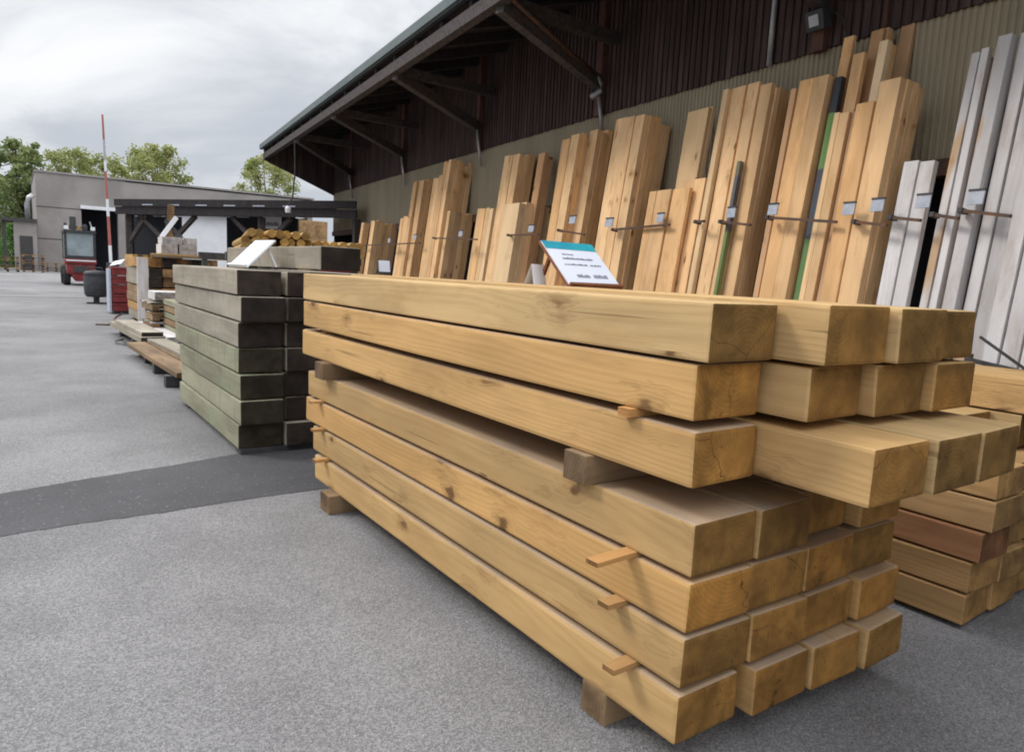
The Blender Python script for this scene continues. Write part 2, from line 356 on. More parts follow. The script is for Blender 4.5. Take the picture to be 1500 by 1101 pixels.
ROWS = [ # name, z, h, far end, [(x, width, near end)]
 ('top layer', .944, .128, 3.44, [(1.152,.222,.950),(1.388,.240,.836),(1.640,.240,.818),(1.893,.188,.842)], ['its end overhanging','its end sticking out past its left neighbour','its end flush with the next','narrow end tucked back']),
 ('second layer', .816, .125, 3.45, [(1.156,.216,.976),(1.398,.210,.872),(1.622,.216,.842),(1.858,.212,.824)], ['set back below the top one','orange side showing','brown ringed end','side face showing']),
 ('third layer', .672, .128, 3.44, [(1.156,.220,.970),(1.386,.224,.708),(1.618,.212,.692),(1.838,.220,.694)], ['resting on the thick spacer block','jutting far towards the viewer','jutting far forward','jutting far forward at the right']),
 ('fourth layer', .477, .124, 3.43, [(1.166,.216,.957),(1.386,.214,.952),(1.604,.214,.990),(1.830,.210,.952)], ['broad shaded top showing','plain brown end','end in shadow under the jutting one','end in shadow']),
 ('fifth layer', .349, .120, 3.41, [(1.164,.212,.955),(1.381,.214,.955),(1.600,.216,.955),(1.824,.212,.962)], ['long lath on its top edge','plain brown end','plain brown end','end in shadow']),
 ('sixth layer', .218, .123, 3.31, [(1.163,.228,.955),(1.396,.214,.948),(1.614,.214,.952),(1.840,.206,.936)], ['dark knots near its end','pale streaked end','plain end','edge catching light']),
 ('bottom layer', .086, .122, 3.31, [(1.158,.212,.955),(1.404,.212,.932),(1.630,.204,.922),(1.850,.200,.908)], ['corner nearest the ground','gap to its left','chipped top edge','end standing proud']),
]
for rname, z, h, far, cols, notes in ROWS:
    for i, (x, w, y) in enumerate(cols):
        if z > .9: h = [.128,.135,.132,.129][i]
        beam('sleeper_beam', M['sleeper' if z > .9 or (z > .6 and i) else 'sleeper_warm'], x, y, z, w, far+R.uniform(-.03,.03)-y, h-.005, rz=R.gauss(0,.0015), bevel=R.uniform(.006,.011),
             label=f"pale yellow timber beam in the {rname} of the front stack, {ORD[i]}, {notes[i]}"[:200], cat='timber beam', group='pale beams in the front stack')
# thick spacer blocks and ground bearers run across the stack, laths lie between the layers
def cross(name, mat, x0, x1, y, z, w, h, label, cat, group, tilt=0., bev=.003):
    mb = MB(); mb.box(-w/2, 0, 0, w/2, x1-x0, h)
    o = mb.build(name, mat, bevel=bev); o.location = (x0, y, z); o.rotation_euler = (0, 0, -pi/2+tilt)
    return tag(o, label, cat, group)
cross('spacer_block', M['block'], 1.135, 2.04, 1.325, .597, .085, .0745, 'thick dark spacer block nearer the viewer between third and fourth layers of the front stack', 'spacer block', 'spacer blocks in the front stack')
cross('spacer_block', M['block'], 1.120, 2.04, 3.13, .597, .10, .0745, 'thick dark spacer block near the far end of the front stack', 'spacer block', 'spacer blocks in the front stack')
cross('ground_bearer', M['block'], 1.160, 2.04, 1.225, .001, .09, .085, 'square dark bearer on the asphalt under the near end of the front stack', 'bearer', 'bearers under the front stack')
cross('ground_bearer', M['block'], 1.115, 2.04, 3.02, .001, .11, .085, 'square dark bearer on the asphalt under the far end of the front stack', 'bearer', 'bearers under the front stack')
for y, z, pr, t, txt, th in ((1.145,.4695,.125,.10,'longest thin lath, between fourth and fifth layers near the viewer',.0075),(1.165,.3405,.055,.02,'short lath between fifth and sixth layers near the viewer',.0085),(1.115,.2085,.075,.05,'short lath above the bottom layer near the viewer',.0095),
                     (1.16,.8005,.035,.0,'thin lath under the second layer near the viewer',.0150),
                     (3.23,.4695,.05,0,'thin lath at the far end between fourth and fifth layers',.0075),(3.20,.3405,.05,0,'thin lath at the far end between fifth and sixth layers',.0085),(3.14,.2085,.06,0,'thin lath at the far end above the bottom layer',.0095),
                     (3.2,.8005,.0,0,'thin lath at the far end under the second layer',.0150)):
    cross('spacer_lath', M['lath'], 1.166-pr, 2.03, y - (.1*t if t else 0), z-.0045, .038, th+.0042, txt+', front stack', 'spacer lath', 'laths in the front stack', tilt=t*.5, bev=.001)

# price sign on the front stack: printed sheet on a small sloping wooden easel
def sheet_sign(name, label, loc, rz, W, H, lean, header=True, back=M['easel'], group=None):
    t = thing(name, label, 'price sign', loc, rz, group)
    Mx = Matrix.Rotation(-lean, 4, 'X')
    mb = MB(); mb.box(-W/2-.006, .004, 0, W/2+.006, .012, H+.004, Mx); mb.build('easel_board', back, t, bevel=.001)
    mb = MB(); mb.box(-W/2-.004, -.012, 0, W/2+.004, .004, .010, Mx); mb.build('easel_ledge', back, t)
    top = Mx @ Vector((0,.012,H*.8))
    for sx in (-W*.38, W*.38): MB().bar((sx, top.y, top.z), (sx, top.y+.055, .004), .012, .012).build('easel_leg', back, t)
    mb = MB(); mb.box(-W/2, 0, .010, W/2, .004, H, Mx); sh = mb.build('sheet', M['paper'], t)
    if header:
        mb = MB(); mb.box(-W/2, -.0012, H*.83, W/2, 0, H, Mx); mb.build('header_band', M['teal'], sh)
        rr = random.Random(5)
        for y, x0, x1, hh in ((.70,.24,.46,.030),(.60,.20,.80,.045),(.47,.16,.60,.035),(.47,.66,.86,.035),(.20,.26,.50,.075),(.20,.58,.86,.085)):
            x = x0; mb = MB()
            while x < x1:
                w = rr.uniform(.012,.03); hgt = hh*rr.uniform(.55,1.)
                mb.box(-W/2+x*W, -.0010, y*H, -W/2+(x+w)*W, 0, y*H+hgt*H, Mx); x += w+rr.uniform(.006,.014)
            mb.build('text_line', M['ink'], sh)
    return t
sheet_sign('price_sign', 'white sheet with blue and teal top band on sloping wooden easel atop front stack', (1.740,1.965,1.0755), radians(2.5), .255, .242, radians(48))
t = thing('folded_card', 'small blank white folded card standing left of the big price sign', 'card', (1.60,2.14,1.0748), radians(10))
mb = MB(); mb.add([(-.035,-.012,0),(.035,-.012,0),(.043,.012,.075),(-.027,.012,.075)], [(0,1,2,3)]); mb.add([(-.035,.040,0),(.035,.040,0),(.043,.0125,.075),(-.027,.0125,.075)], [(3,2,1,0)])
mb.build('card_leaf', M['white'], t)

# ------------------------------------------------------------------ second stack at the right
SIDE = [(.018,.102,[(2.550,.955)]),(.128,.102,[(2.556,.945)]),(.238,.100,[(2.566,.93)]),(.346,.103,[(2.58,.915)]),(.456,.098,[(2.583,.915)])]
nm = ['bottom layer','second layer up','third layer up','fourth layer up','fifth layer up']
for k, (z, h, ((x, y),)) in enumerate(SIDE):
    for c in range(4):
        mt2 = M['redbrown'] if k == 2 and c == 0 else M['sleeper2']
        yy = y + R.uniform(-.02,.03)*(c>0); 
        beam('sleeper_beam', mt2, x+c*.214+R.uniform(0,.004), yy, z, .205, 2.4, h, rz=R.gauss(0,.002) if c else 0,
             label=f"brown timber beam in the {nm[k]} of the right-hand stack, {ORD[c]}", cat='timber beam', group='brown beams in the right stack')
for c in range(4):
    beam('sleeper_beam', M['sleeper'], 2.575+c*.214, [1.2,1.12,1.02,.96][c], .566, .207, 2.4, .12, label=f"tan timber beam in the upper layer of the right-hand stack, {ORD[c]}", cat='timber beam', group='brown beams in the right stack')
for y in (1.2, 2.9):
    cross('ground_bearer', M['block'], 2.60, 3.4, y, .001, .09, .016, f"flat bearer under the right-hand stack, {'near' if y<2 else 'far'} one", 'bearer', 'bearers under the right stack')
for c in range(2):
    beam('sleeper_beam', M['sleeper'], 3.0+c*.212, .85, .692, .207, 2.4, .125, label=f"pale beam in the topmost layer of the right-hand stack, {['left one','right one'][c]}", cat='timber beam', group='brown beams in the right stack')

# ------------------------------------------------------------------ old dark stack behind
for k in range(7):
    z = .035 + k*.1485
    for c in range(4):
        y = 4.15 + R.uniform(-.04,.03) + (0.03 if c == 1 else 0) + (.12 if c == 2 else .2 if c == 3 else 0)
        far = 6.15 - (.22 if k < 3 else 0)
        x = 1.022 + c*.268 + (R.uniform(-.012,.012) if c else R.uniform(-.006,.006))
        where = ['bottom','second-lowest','third-lowest','middle','third-highest','second-highest','top'][k]
        beam('old_sleeper', M['oldgrey'] if k > 3 or c else M['oldsleeper'], x, y, z, .25, far-y, .1395+R.uniform(-.001,.001), rz=R.gauss(0,.003), bevel=.008, bow=.006,
             label=f"old {'grey' if k>3 else 'greenish'} black-ended sleeper, {where} layer of dark stack, {['left','second','third','right'][c]} column", cat='timber beam', group='old sleepers in the dark stack')
beam('old_sleeper', M['oldgrey'], 1.43, 3.98, 1.085, .245, 2.0, .135, rz=.02, bevel=.008, label='single grey sleeper with black end lying on top of the dark stack', cat='timber beam', group='old sleepers in the dark stack')
for y in (4.22, 5.75):
    cross('ground_bearer', M['tank'], 1.035, 2.08, y, .001, .10, .034, f"black bearer under the {'near' if y<5 else 'far'} end of the dark stack", 'bearer', 'bearers under the dark stack')
sheet_sign('price_sign', 'white sign sheet seen nearly edge-on, leaning on the dark stack', (1.13,4.62,1.085), radians(-84), .30, .24, radians(46), header=False, back=M['white'])
sheet_sign('price_sign', 'small white card sign far behind the front stack before the leaning planks', (2.02,4.40,1.078), radians(-8), .075, .09, radians(15), header=False, back=M['tank'])

# ------------------------------------------------------------------ the timber hall
D = Vector((.1021,.9948,0)).normalized(); N = Vector((D.y,-D.x,0)); T0 = 4.61
HM = Matrix((N, D, Vector((0,0,1)))).transposed().to_4x4()      # hall frame: x = towards the wall, y = along it
def hp(t, s, z): return HM @ Vector((t,s,z))
hall = thing('timber_hall', 'long timber hall with dark cladding, olive metal wall and a deep overhanging roof', 'building')
S0, S1 = -6., 17.42
# olive corrugated sheet: real corrugation
mb = MB(); n = int((S1-S0)/.0075); vs = []
for i in range(n+1):
    s = S0+(S1-S0)*i/n; tt = T0 + .008*max(-1,min(1,1.6*sin(2*pi*s/.045)))
    vs += [(tt,s,1.97),(tt,s,2.875)]
mb.add(vs, [(2*i,2*i+1,2*i+3,2*i+2) for i in range(n)])
o = mb.build('metal_wall', M['olive'], hall, M=HM)
# dark vertical boarding: separate battens in one part
mb = MB(); s = S0
mb.box(T0-.02, S0, 2.86, T0+.06, S1, 4.28)
while s < S1-.1:
    mb.box(T0-.036, s+.008, 2.852+R.uniform(-.006,.006), T0-.0205, s+.060, 4.24); s += .075
# local x of material = along the wall: rotate the part frame
CM = Matrix((D, -N, Vector((0,0,1)))).transposed().to_4x4()
for i, (a, b_, c) in enumerate(mb.v): mb.v[i] = (b_, -a, c)
mb.build('dark_cladding', M['clad'], hall, M=CM)
mb = MB(); mb.box(T0-.03, S0, 1.86, T0+.09, S1, 1.965); mb.build('wall_beam', M['steel'], hall, M=HM)
mb = MB(); mb.box(T0+.45, S0, 0, T0+.55, S1-.05, 1.99); mb.box(T0+.02, S1-.06, 0, T0+8, S1, 2.9); mb.box(T0+.02,S0,0,T0+8,S0+.06,4.2); mb.build('shade_black_wall', M['void'], hall, M=HM)  # black walls paint the gloom inside the open lower hall
mb = MB(); mb.box(T0-.01, S0, 0, T0+.16, S1, .28); mb.build('plinth', M['concrete'], hall, M=HM)
# posts of the open lower wall
for s in (1.2, 4.25, 6.54, 9.46, 12.5, 15.95):
    mb = MB(); mb.box(T0+.10, s-.06, .285, T0+.22, s+.06, 1.855); mb.build('wall_post', M['beamdark'], hall, M=HM)
# roof: two slopes, soffit boards, fascia, purlin
EAVE_T, EAVE_Z, RT, RZ = 2.97, 3.70, 12.0, 6.2
sl = (RZ-EAVE_Z)/(RT-EAVE_T); SE = 17.62
mb = MB()
mb.prism([(EAVE_T,S0,EAVE_Z),(RT,S0,RZ),(RT,S0,RZ+.10),(EAVE_T,S0,EAVE_Z+.10)], (0,SE-S0,0)); mb.prism([(RT,S0,RZ),(21,S0,EAVE_Z),(21,S0,EAVE_Z+.1),(RT,S0,RZ+.1)], (0,SE-S0,0))
roof = mb.build('roof', M['roof'], hall, M=HM)
mb = MB(); s = S0+.05
while s < SE-.2: mb.prism([(EAVE_T+.04,s,EAVE_Z-.022+.04*sl),(T0-.05,s,EAVE_Z-.022+(T0-.05-EAVE_T)*sl),(T0-.05,s,EAVE_Z-.004+(T0-.05-EAVE_T)*sl),(EAVE_T+.04,s,EAVE_Z-.004+.04*sl)], (0,.138,0)); s += .145
mb.build('soffit_boards', M['soffit'], hall, M=HM)
mb = MB(); mb.box(EAVE_T-.03, S0, EAVE_Z+.012, EAVE_T-.003, SE, EAVE_Z+.112); mb.build('fascia', M['roof'], hall, M=HM)
mb = MB(); s = S0+.3
while s < SE-.3: mb.prism([(EAVE_T+.06,s,EAVE_Z-.13+.06*sl),(T0-.06,s,EAVE_Z-.13+(T0-.06-EAVE_T)*sl),(T0-.06,s,EAVE_Z-.026+(T0-.06-EAVE_T)*sl),(EAVE_T+.06,s,EAVE_Z-.026+.06*sl)], (0,.07,0)); s += .72
mb.build('rafters', M['soffit'], hall, M=HM)
PZ = 3.545
mb = MB(); mb.box(3.05-.05, S0, PZ-.06, 3.05+.05, SE-.12, PZ+.062); mb.build('eave_purlin', M['beamdark'], hall, M=HM)
# knee-brace frames
FR = [(0.6,1.0),(3.25,3.75),(6.0,6.5),(8.75,9.4),(11.6,12.45),(14.25,15.7)]
for s0, s1 in FR:
    a = hp(3.06,s0,PZ-.06); b_ = hp(T0-.07,s1,3.15)
    mb = MB(); mb.bar(a, b_, .10, .13); mb.build('knee_brace', M['beamdark'], hall)
    mb = MB(); mb.bar(hp(3.11,s0+.04,PZ-.005), hp(T0-.05,s0+.3,PZ+.02), .09, .11); mb.build('tie_beam', M['beamdark'], hall)
    mb = MB(); mb.box(T0-.10, s1-.05, 2.83, T0-.043, s1+.05, 4.16); mb.build('wall_bracket_post', M['redpost'], hall, M=HM)
MB().tube([hp(T0-.06,4.22,4.0), hp(T0-.06,4.22,2.84)], .022, 10).build('downpipe', M['galv'], hall, smooth=True)
MB().tube([hp(T0-.055,3.25,4.0), hp(T0-.055,3.25,2.87)], .016, 8).build('conduit', M['redpost'], hall, smooth=True)
# boarded triangular end frame
mb = MB(); mb.prism([(3.0,17.32,3.45),(T0,17.32,2.80),(T0,17.32,4.15),(2.99,17.32,3.70)], (0,.05,0)); mb.build('end_boarding', M['clad'], hall, M=HM)
mb = MB(); mb.prism([(T0,17.372,2.86),(20.9,17.372,2.86),(20.9,17.372,3.72),(12,17.372,6.15),(T0,17.372,4.12)], (0,.045,0)); mb.build('gable_boarding', M['clad'], hall, M=HM)
# rain pipe along the near brace with an elbow, short wall pipes at the other frames
s0, s1 = FR[2]
p = [hp(3.0,s0-.10,PZ+.02), hp(3.12,s0-.10,PZ-.02), hp(T0-.16,s1-.06,3.20)]
dp = MB().tube(p, .024, 10).build('rain_pipe', M['steel'], hall, smooth=True)
MB().tube([hp(T0-.17,s1-.06,3.21), hp(T0-.10,s1-.06,3.14), hp(T0-.105,s1-.05,3.07), hp(T0-.20,s1-.04,3.0)], .030, 10).build('pipe_elbow', M['galv'], dp, smooth=True)
for k, (s0, s1) in enumerate(FR):
    if k < 2: continue
    p = [hp(T0-.15,s1-.10,3.0 if k == 2 else 3.10), hp(T0-.07,s1-.10,2.62)]
    MB().tube(p, .019, 10).build('downpipe', M['galv'], hall, smooth=True)
# floodlight on the cladding
fl = thing('floodlight', 'small grey floodlight with a hanging cable on dark cladding above the planks', 'floodlight', tuple(hp(T0-.05,3.70,3.05)))
fl.rotation_euler = (0,0,math.atan2(-N.y,-N.x)-pi/2*0)
mb = MB(); mb.box(0,-.02,-.01,.07,.02,.03); mb.build('bracket', M['dark_metal'], fl)
mb = MB(); mb.box(.06,-.09,-.06,.15,.06,.075, Matrix.Rotation(radians(18),4,'Y')); mb.build('lamp_housing', M['tank'], fl, bevel=.01)
mb = MB(); mb.box(.15,-.055,-.03,.158,.025,.045, Matrix.Rotation(radians(18),4,'Y')); mb.build('lamp_glass', M['galv'], fl)
MB().tube([(.03,.06,.02),(.02,.12,-.03),(.02,.16,-.13),(.015,.15,-.24),(0.01,.13,-.30)], .005, 6).build('cable', M['dark_metal'], fl)

# ------------------------------------------------------------------ planks leaning in the rack
TH = radians(7.5); U = Vector((0,0,1))*cos(TH) + N*sin(TH); MM = D.cross(U)
LB = N*(T0-.70)
def lean_matrix(s, o, a=0.):
    Rm = Matrix((D, U, MM)).transposed().to_4x4(); Rm.translation = LB + D*s + MM*o
    return Rm @ Matrix.Rotation(a,4,'Z')
BUND = [ # key, offset, depth, layers, [(s, width, length)], material, where
 ('b1',0,.132,2,[(13.593,.144,2.01)],'pine','the thin short bundle at the far rack end'),
 ('b2',0,.458,4,[(12.888,.260,2.02)],'pine','the short deep bundle near the far rack end'),
 ('b3',.05,.12,1,[(11.426,.234,2.03),(11.181,.245,2.02)],'pine','the short pair just left of the slim tall bundles'),
 ('b4',.10,.145,2,[(11.295,.161,2.61),(10.963,.2,2.60)],'pine','the slim tall dark-sided bundles far down the rack'),
 ('b5',0,.358,5,[(9.990,.354,2.55),(9.724,.262,2.75)],'pine','the tall stepped bundle far down the rack'),
 ('e',.05,.387,4,[(9.60,.102,2.02)],'pine','the short brown bundle beside the far stepped bundle'),
 ('f',.10,.14,1,[(8.565,.262,2.01),(8.348,.212,2.00)],'pine','the short pair left of the near-white bundle'),
 ('g',.05,.235,4,[(8.040,.120,2.62),(7.933,.104,2.61),(7.768,.160,2.61)],'pine','the tall three-strip bundle above the near-white one'),
 ('h',.15,.127,2,[(7.330,.145,2.59)],'pinkpine','the rough tall bundle behind the near-white one'),
 ('i',-.05,.538,5,[(7.395,.373,1.97)],'palepine','the near-white short bundle left of the price sign'),
 ('j',0,.177,3,[(6.434,.302,2.63)],'pine','the broad tall bundle above the price sign'),
 ('j2',.12,.211,3,[(6.275,.150,2.69)],'pine','the taller brown bundle behind the broad one'),
 ('k',0,.329,5,[(5.628,.170,2.67),(5.503,.122,2.66),(5.357,.129,2.65)],'pine','the tall bundle just right of the price sign'),
 ('l',-.06,.05,1,[(4.935,.094,1.90),(4.744,.182,1.90),(4.532,.202,1.90)],'pine','the short three-board set right of the price sign'),
 ('m',.08,.081,2,[(4.615,.248,2.60)],'palepine','the knotty tall pair above the short wide board'),
 ('n',0,.05,1,[(4.425,.255,2.00)],'pine','the short wide board below the knotty pair'),
 ('o',-.03,.06,1,[(4.325,.055,2.66)],'palepine','the lone narrow edge board before the middle bundle'),
 ('p',.02,.218,4,[(4.176,.142,2.67),(4.056,.112,2.67),(3.926,.109,2.64)],'pine','the tall middle bundle with a green-footed board'),
 ('ps',-.04,.05,1,[(4.040,.036,2.06)],'paintA','the green-footed board before the middle bundle'),
 ('q0',0,.10,1,[(3.660,.050,2.54)],'pinkpine','the greyish edge board right of the middle bundle'),
 ('q',0,.14,2,[(3.540,.118,2.58),(3.413,.120,2.58)],'pine','the tall pair left of the green-banded board'),
 ('r',.03,.06,1,[(3.325,.058,2.56)],'paintB','the narrow board banded green and black'),
 ('s',0,.06,1,[(3.272,.043,2.30)],'palepine','the narrow strip right of the green-banded board'),
 ('t',.12,.045,1,[(3.364,.080,2.87)],'pine','the tall plank rising left of the highest bundle'),
 ('u',.06,.05,1,[(3.213,.088,2.70)],'pine','the plank in front of the highest bundle'),
 ('u2',.0,.05,1,[(3.196,.070,2.29)],'pine','the pale board low in front of the highest bundle'),
 ('u3',.012,.05,1,[(3.122,.072,2.29)],'pinkpine','the brownish board low in front of the highest bundle'),
 ('v',.16,.139,3,[(3.186,.093,2.88)],'pinkpine','the highest pinkish bundle'),
 ('w',.05,.10,2,[(3.048,.062,2.73)],'pine','the pale bundle right of the highest one'),
 ('y',-.04,.045,1,[(2.988,.122,2.31)],'pine','the orange front board left of the thick block bundle'),
 ('z',-.03,.233,4,[(2.838,.140,2.43)],'pine','the thick block bundle beside the grey planks'),
 ('x',.30,.04,1,[(3.06,.095,3.02)],'pinkpine','the lone pinkish plank standing highest behind the rest'),
 ('A',0,.05,1,[(2.640,.092,1.91),(2.547,.088,1.90)],'greywood','the short grey pair by the dark opening'),
 ('B',0,.10,2,[(2.429,.047,2.49),(2.382,.044,2.50)],'greywood','the tall knotty grey set right of the dark opening'),
 ('B2',.06,.06,1,[(2.330,.048,2.50)],'pinkpine','the brown recessed strip among the tall grey planks'),
 ('C',-.03,.08,1,[(2.250,.073,2.53)],'greywood','the light grey plank with the label plate'),
 ('D',.02,.07,1,[(2.172,.066,2.54),(2.065,.100,2.52),(1.955,.10,2.5)],'greywood','the broad grey set at the right end'),
 ('E',-.10,.05,1,[(1.955,.076,2.45),(1.86,.085,2.5),(1.765,.085,2.4)],'greywood','the front grey set leaning at the right end'),
]
ADJ = {'pine':'pale pine','palepine':'near-white pine','pinkpine':'brown pine','greywood':'weathered grey','paintA':'painted','paintB':'painted'}
SW = {1:[''],2:['left ','right '],3:['left ','middle ','right ']}
SPLIT = {'b2':2,'b3':2,'b5':3,'f':2,'k':1,'p':1,'g':1,'j':2,'n':2,'l':1}
NTH = ['leftmost','second','third','fourth','fifth','sixth']
LAY = ['front','second-layer','third-layer','fourth-layer','rearmost']
for key, off, dep, nl, strips, mat, where in BUND:
    ss = []
    for s, w, L in strips:
        n = SPLIT.get(key, 1); n = n if w > .13 else 1
        for j in range(n-1, -1, -1): ss.append((s+w*j/n, w/n-.0025, L+(R.uniform(-.025,.012) if n > 1 else 0)))
    for si, (s, w, L) in enumerate(ss):
        for k in range(nl):
            th = dep/nl
            jl = 0 if k == 0 else R.uniform(-.04,.03); ms = 0 if k == 0 else R.uniform(-.008,.004); dz = R.uniform(0,.016) if k == 0 and th > .035 else 0
            mb = MB(); y0 = .10; n = 5; vs = []; cu = R.gauss(0,.004)
            for i in range(n):
                tt = i/(n-1); kx = cu*4*tt*(1-tt); yy = y0+(L+jl-y0)*tt
                vs += [(kx,yy,dz),(w+kx,yy,dz),(w+kx,yy,th-.003),(kx,yy,th-.003)]
            fs = [(0,1,2,3),((n-1)*4+3,(n-1)*4+2,(n-1)*4+1,(n-1)*4)]
            for i in range(n-1):
                for q in range(4): fs.append((i*4+q, i*4+(q+1)%4, i*4+4+(q+1)%4, i*4+4+q))
            mb.add(vs, fs)
            mm = M['palepine'] if mat == 'pine' and R.random() < .07 else M['pinkpine'] if mat == 'pine' and k and R.random() < .15 else M[mat]
            ob = mb.build('leaning_plank', mm, M=lean_matrix(s+ms, off+k*th, R.gauss(0,.0022)), bevel=.002, seg=1)
            pos = (NTH[si] if len(ss) > 1 else '') + (' ' + (LAY[k] if k < nl-1 or nl < 3 else 'rearmost') if nl > 1 else '')
            adj = {'pine':'pine'}.get(mat, ADJ[mat])
            tag(ob, ' '.join((f"{pos} {adj} board in {where}" if pos.strip() else f"{adj} board, {where}").split()), 'plank', 'planks leaning in the rack')
# rack: retaining bars with label plates, stub arms, foot rail and uprights
rack = thing('timber_rack', 'steel plank rack with rusty retaining bars and grey label plates along hall wall', 'rack')
def lp(s, L, o): return LB + D*s + U*L + MM*o
BARS = [(13.3,10.2,1.545,1.535),(9.72,8.25,1.60,1.545),(7.45,6.75,1.58,1.57),(6.36,5.86,1.60,1.54),(5.42,4.64,1.575,1.59),(4.34,4.24,1.60,1.60),(4.07,3.76,1.589,1.551),(3.62,3.05,1.60,1.542),(2.93,2.70,1.54,1.507),(2.69,2.50,1.555,1.527),(2.44,2.29,1.558,1.528),(2.29,2.03,1.573,1.528)]
PLATES = [(2.97,1.585,7),(2.779,1.596,8),(2.499,1.60,9),(2.214,1.601,11),(3.57,1.616,7),(3.958,1.616,6),(4.755,1.614,4),(5.47,1.606,4),(6.10,1.66,3),(6.903,1.60,2),(8.759,1.60,1),(10.421,1.593,0),(11.6,1.57,0)]
bars = []
for k, (a, b_, La, Lb) in enumerate(BARS):
    oa = -.085
    mb = MB(); mb.bar(lp(a,La,oa), lp(b_,Lb,oa-.01), .022, .018)
    bars.append(mb.build('retaining_bar', M['steel'], rack))
    MB().bar(lp(a,La,oa-.02), lp(a,La,oa+.045), .026, .026).build('stub_arm', M['dark_metal'], bars[-1])
for s, L, k in PLATES:
    w = .082 if s < 5 else .11
    Rm = lean_matrix(s-w/2, -.112); Rm.translation += U*(L-.005)
    mb = MB(); mb.box(0,0,0,w,.078,.008); pl = mb.build('label_plate', M['plate'], bars[k], M=Rm)
    Rm2 = lean_matrix(s-w/2-.002, -.115); Rm2.translation += U*(L+.066)
    mb = MB(); mb.box(0,0,0,w+.004,.012,.014); mb.build('plate_clip', M['dark_metal'], bars[k], M=Rm2)
mb = MB(); mb.bar(lp(13.8,.05,-.08), lp(.8,.05,-.08), .14, .08); mb.build('foot_rail', M['steel'], rack)
for s in (2.475, 8.88, 10.55, 14.0, 6.87, 5.13):
    mb = MB(); mb.box(T0-.14, s-.035, .30, T0-.05, s+.035, 1.96); mb.build('upright', M['steel'], rack, M=HM)
br = thing('steel_bracket', 'thin black angled steel bracket at the foot of the right-end grey planks', 'bracket', (0,0,0))
q0 = lp(1.92,.77,-.22)
MB().bar(q0+D*.10, q0-D*.20-Vector((0,0,.035)), .03, .02).build('bracket_bar', M['dark_metal'], br)
MB().bar(q0+D*.06+Vector((0,0,.12)), q0-D*.19-Vector((0,0,.03)), .012, .012).build('bracket_strut', M['dark_metal'], br)
MB().bar(q0+D*.10-Vector((0,0,.70)), q0+D*.10+Vector((0,0,.03)), .03, .03).build('bracket_post', M['dark_metal'], br)

# ------------------------------------------------------------------ stuff along the yard behind the dark stack
# low plank piles on black bearers
rr = random.Random(11)
for k, (x, y, z, w, L, h, mat, txt) in enumerate((
   (1.10,6.55,.105,.20,2.6,.045,'block','brown plank lying low beyond the dark stack, outer one'),(1.33,6.55,.105,.22,2.6,.045,'block','brown plank lying low beyond the dark stack, inner one'),
   (1.36,6.7,.152,.20,2.4,.040,'oldgrey','thin grey plank on top of the low brown planks'),
   (1.20,9.4,.105,.26,2.5,.07,'oldgrey','pale grey plank on the low bearers past the brown planks'),(1.48,9.4,.105,.24,2.5,.07,'greywood','second pale grey plank on the low bearers, set further in'),
   (1.22,9.5,.177,.24,2.0,.05,'oldgrey','dull plank topping the low grey pile'))):
    beam('low_plank', M[mat], x, y, z, w, L, h, rz=rr.uniform(-.02,.03)+.03, label=txt, cat='plank', group='low planks on bearers')
for k, y in enumerate((6.75,7.6,8.4,9.0,9.9,11.4)):
    cross('ground_bearer', M['tank'], 1.04+.03*k, 1.80, y, .001, .11, .102, ['black bearer nearest the dark stack under low planks','second black bearer from the dark stack under low planks','third black bearer from the dark stack under low planks','black bearer where brown low planks end','black bearer under near end of pale low planks','black bearer under far end of pale low planks'][k], 'bearer', 'black bearers under the low planks')
# dark plank pile behind them
for k in range(5):
    for c in range(2):
        beam('dark_board', M['block'] if k%2 else M['oldsleeper'], 1.66+c*.24, 8.6+rr.uniform(-.05,.05), .16+k*.085, .23, 2.2, .07, label=f"{'brown' if k%2 else 'black-ended grey'} board, {['bottom','second','third','fourth','top'][k]} layer of the small pile beyond the dark stack, {['left','right'][c]}", cat='plank', group='boards in the small pile')
for y in (8.9, 10.4): cross('ground_bearer', M['block'], 1.68, 2.1, y, .001, .10, .158, f"{'near' if y<9 else 'far'} bearer under the small board pile", 'bearer', 'bearers under the small pile')
# tall brown timber pile
for k in range(7):
    for c in range(5):
        mt = [M['oldgrey'], M['block'], M['lath'], M['oldgrey'], M['block']][(k*2+c)%5]
        beam('pile_beam', mt, 1.70+c*.205+rr.uniform(-.01,.01), 12.3+rr.uniform(-.06,.06)+.01*k, .06+k*.153, .195, 2.6, .150-.02*(k%2), rz=rr.gauss(0,.004), label=f"brown beam, {['bottom','second','third','fourth','fifth','sixth','top'][k]} layer of the tall brown pile near canopy, {['leftmost','second','middle','fourth','rightmost'][c]}", cat='timber beam', group='beams in the tall brown pile')
for y in (12.7, 14.4): cross('ground_bearer', M['block'], 1.72, 2.65, y, .001, .12, .058, f"{'near' if y<13 else 'far'} bearer under the tall brown pile", 'bearer', 'bearers under the tall brown pile')
beam('old_sleeper', M['sleeper2'], 1.75, 12.45, 1.135, .14, 1.05, .06, rz=-pi/2, label='dark red crossbeam lying across the tall brown pile', cat='timber beam')
beam('old_sleeper', M['block'], 1.75, 12.28, 1.135, .06, 1.3, .04, rz=-pi/2+.08, label='thin dark slat lying across the tall brown pile', cat='timber beam')
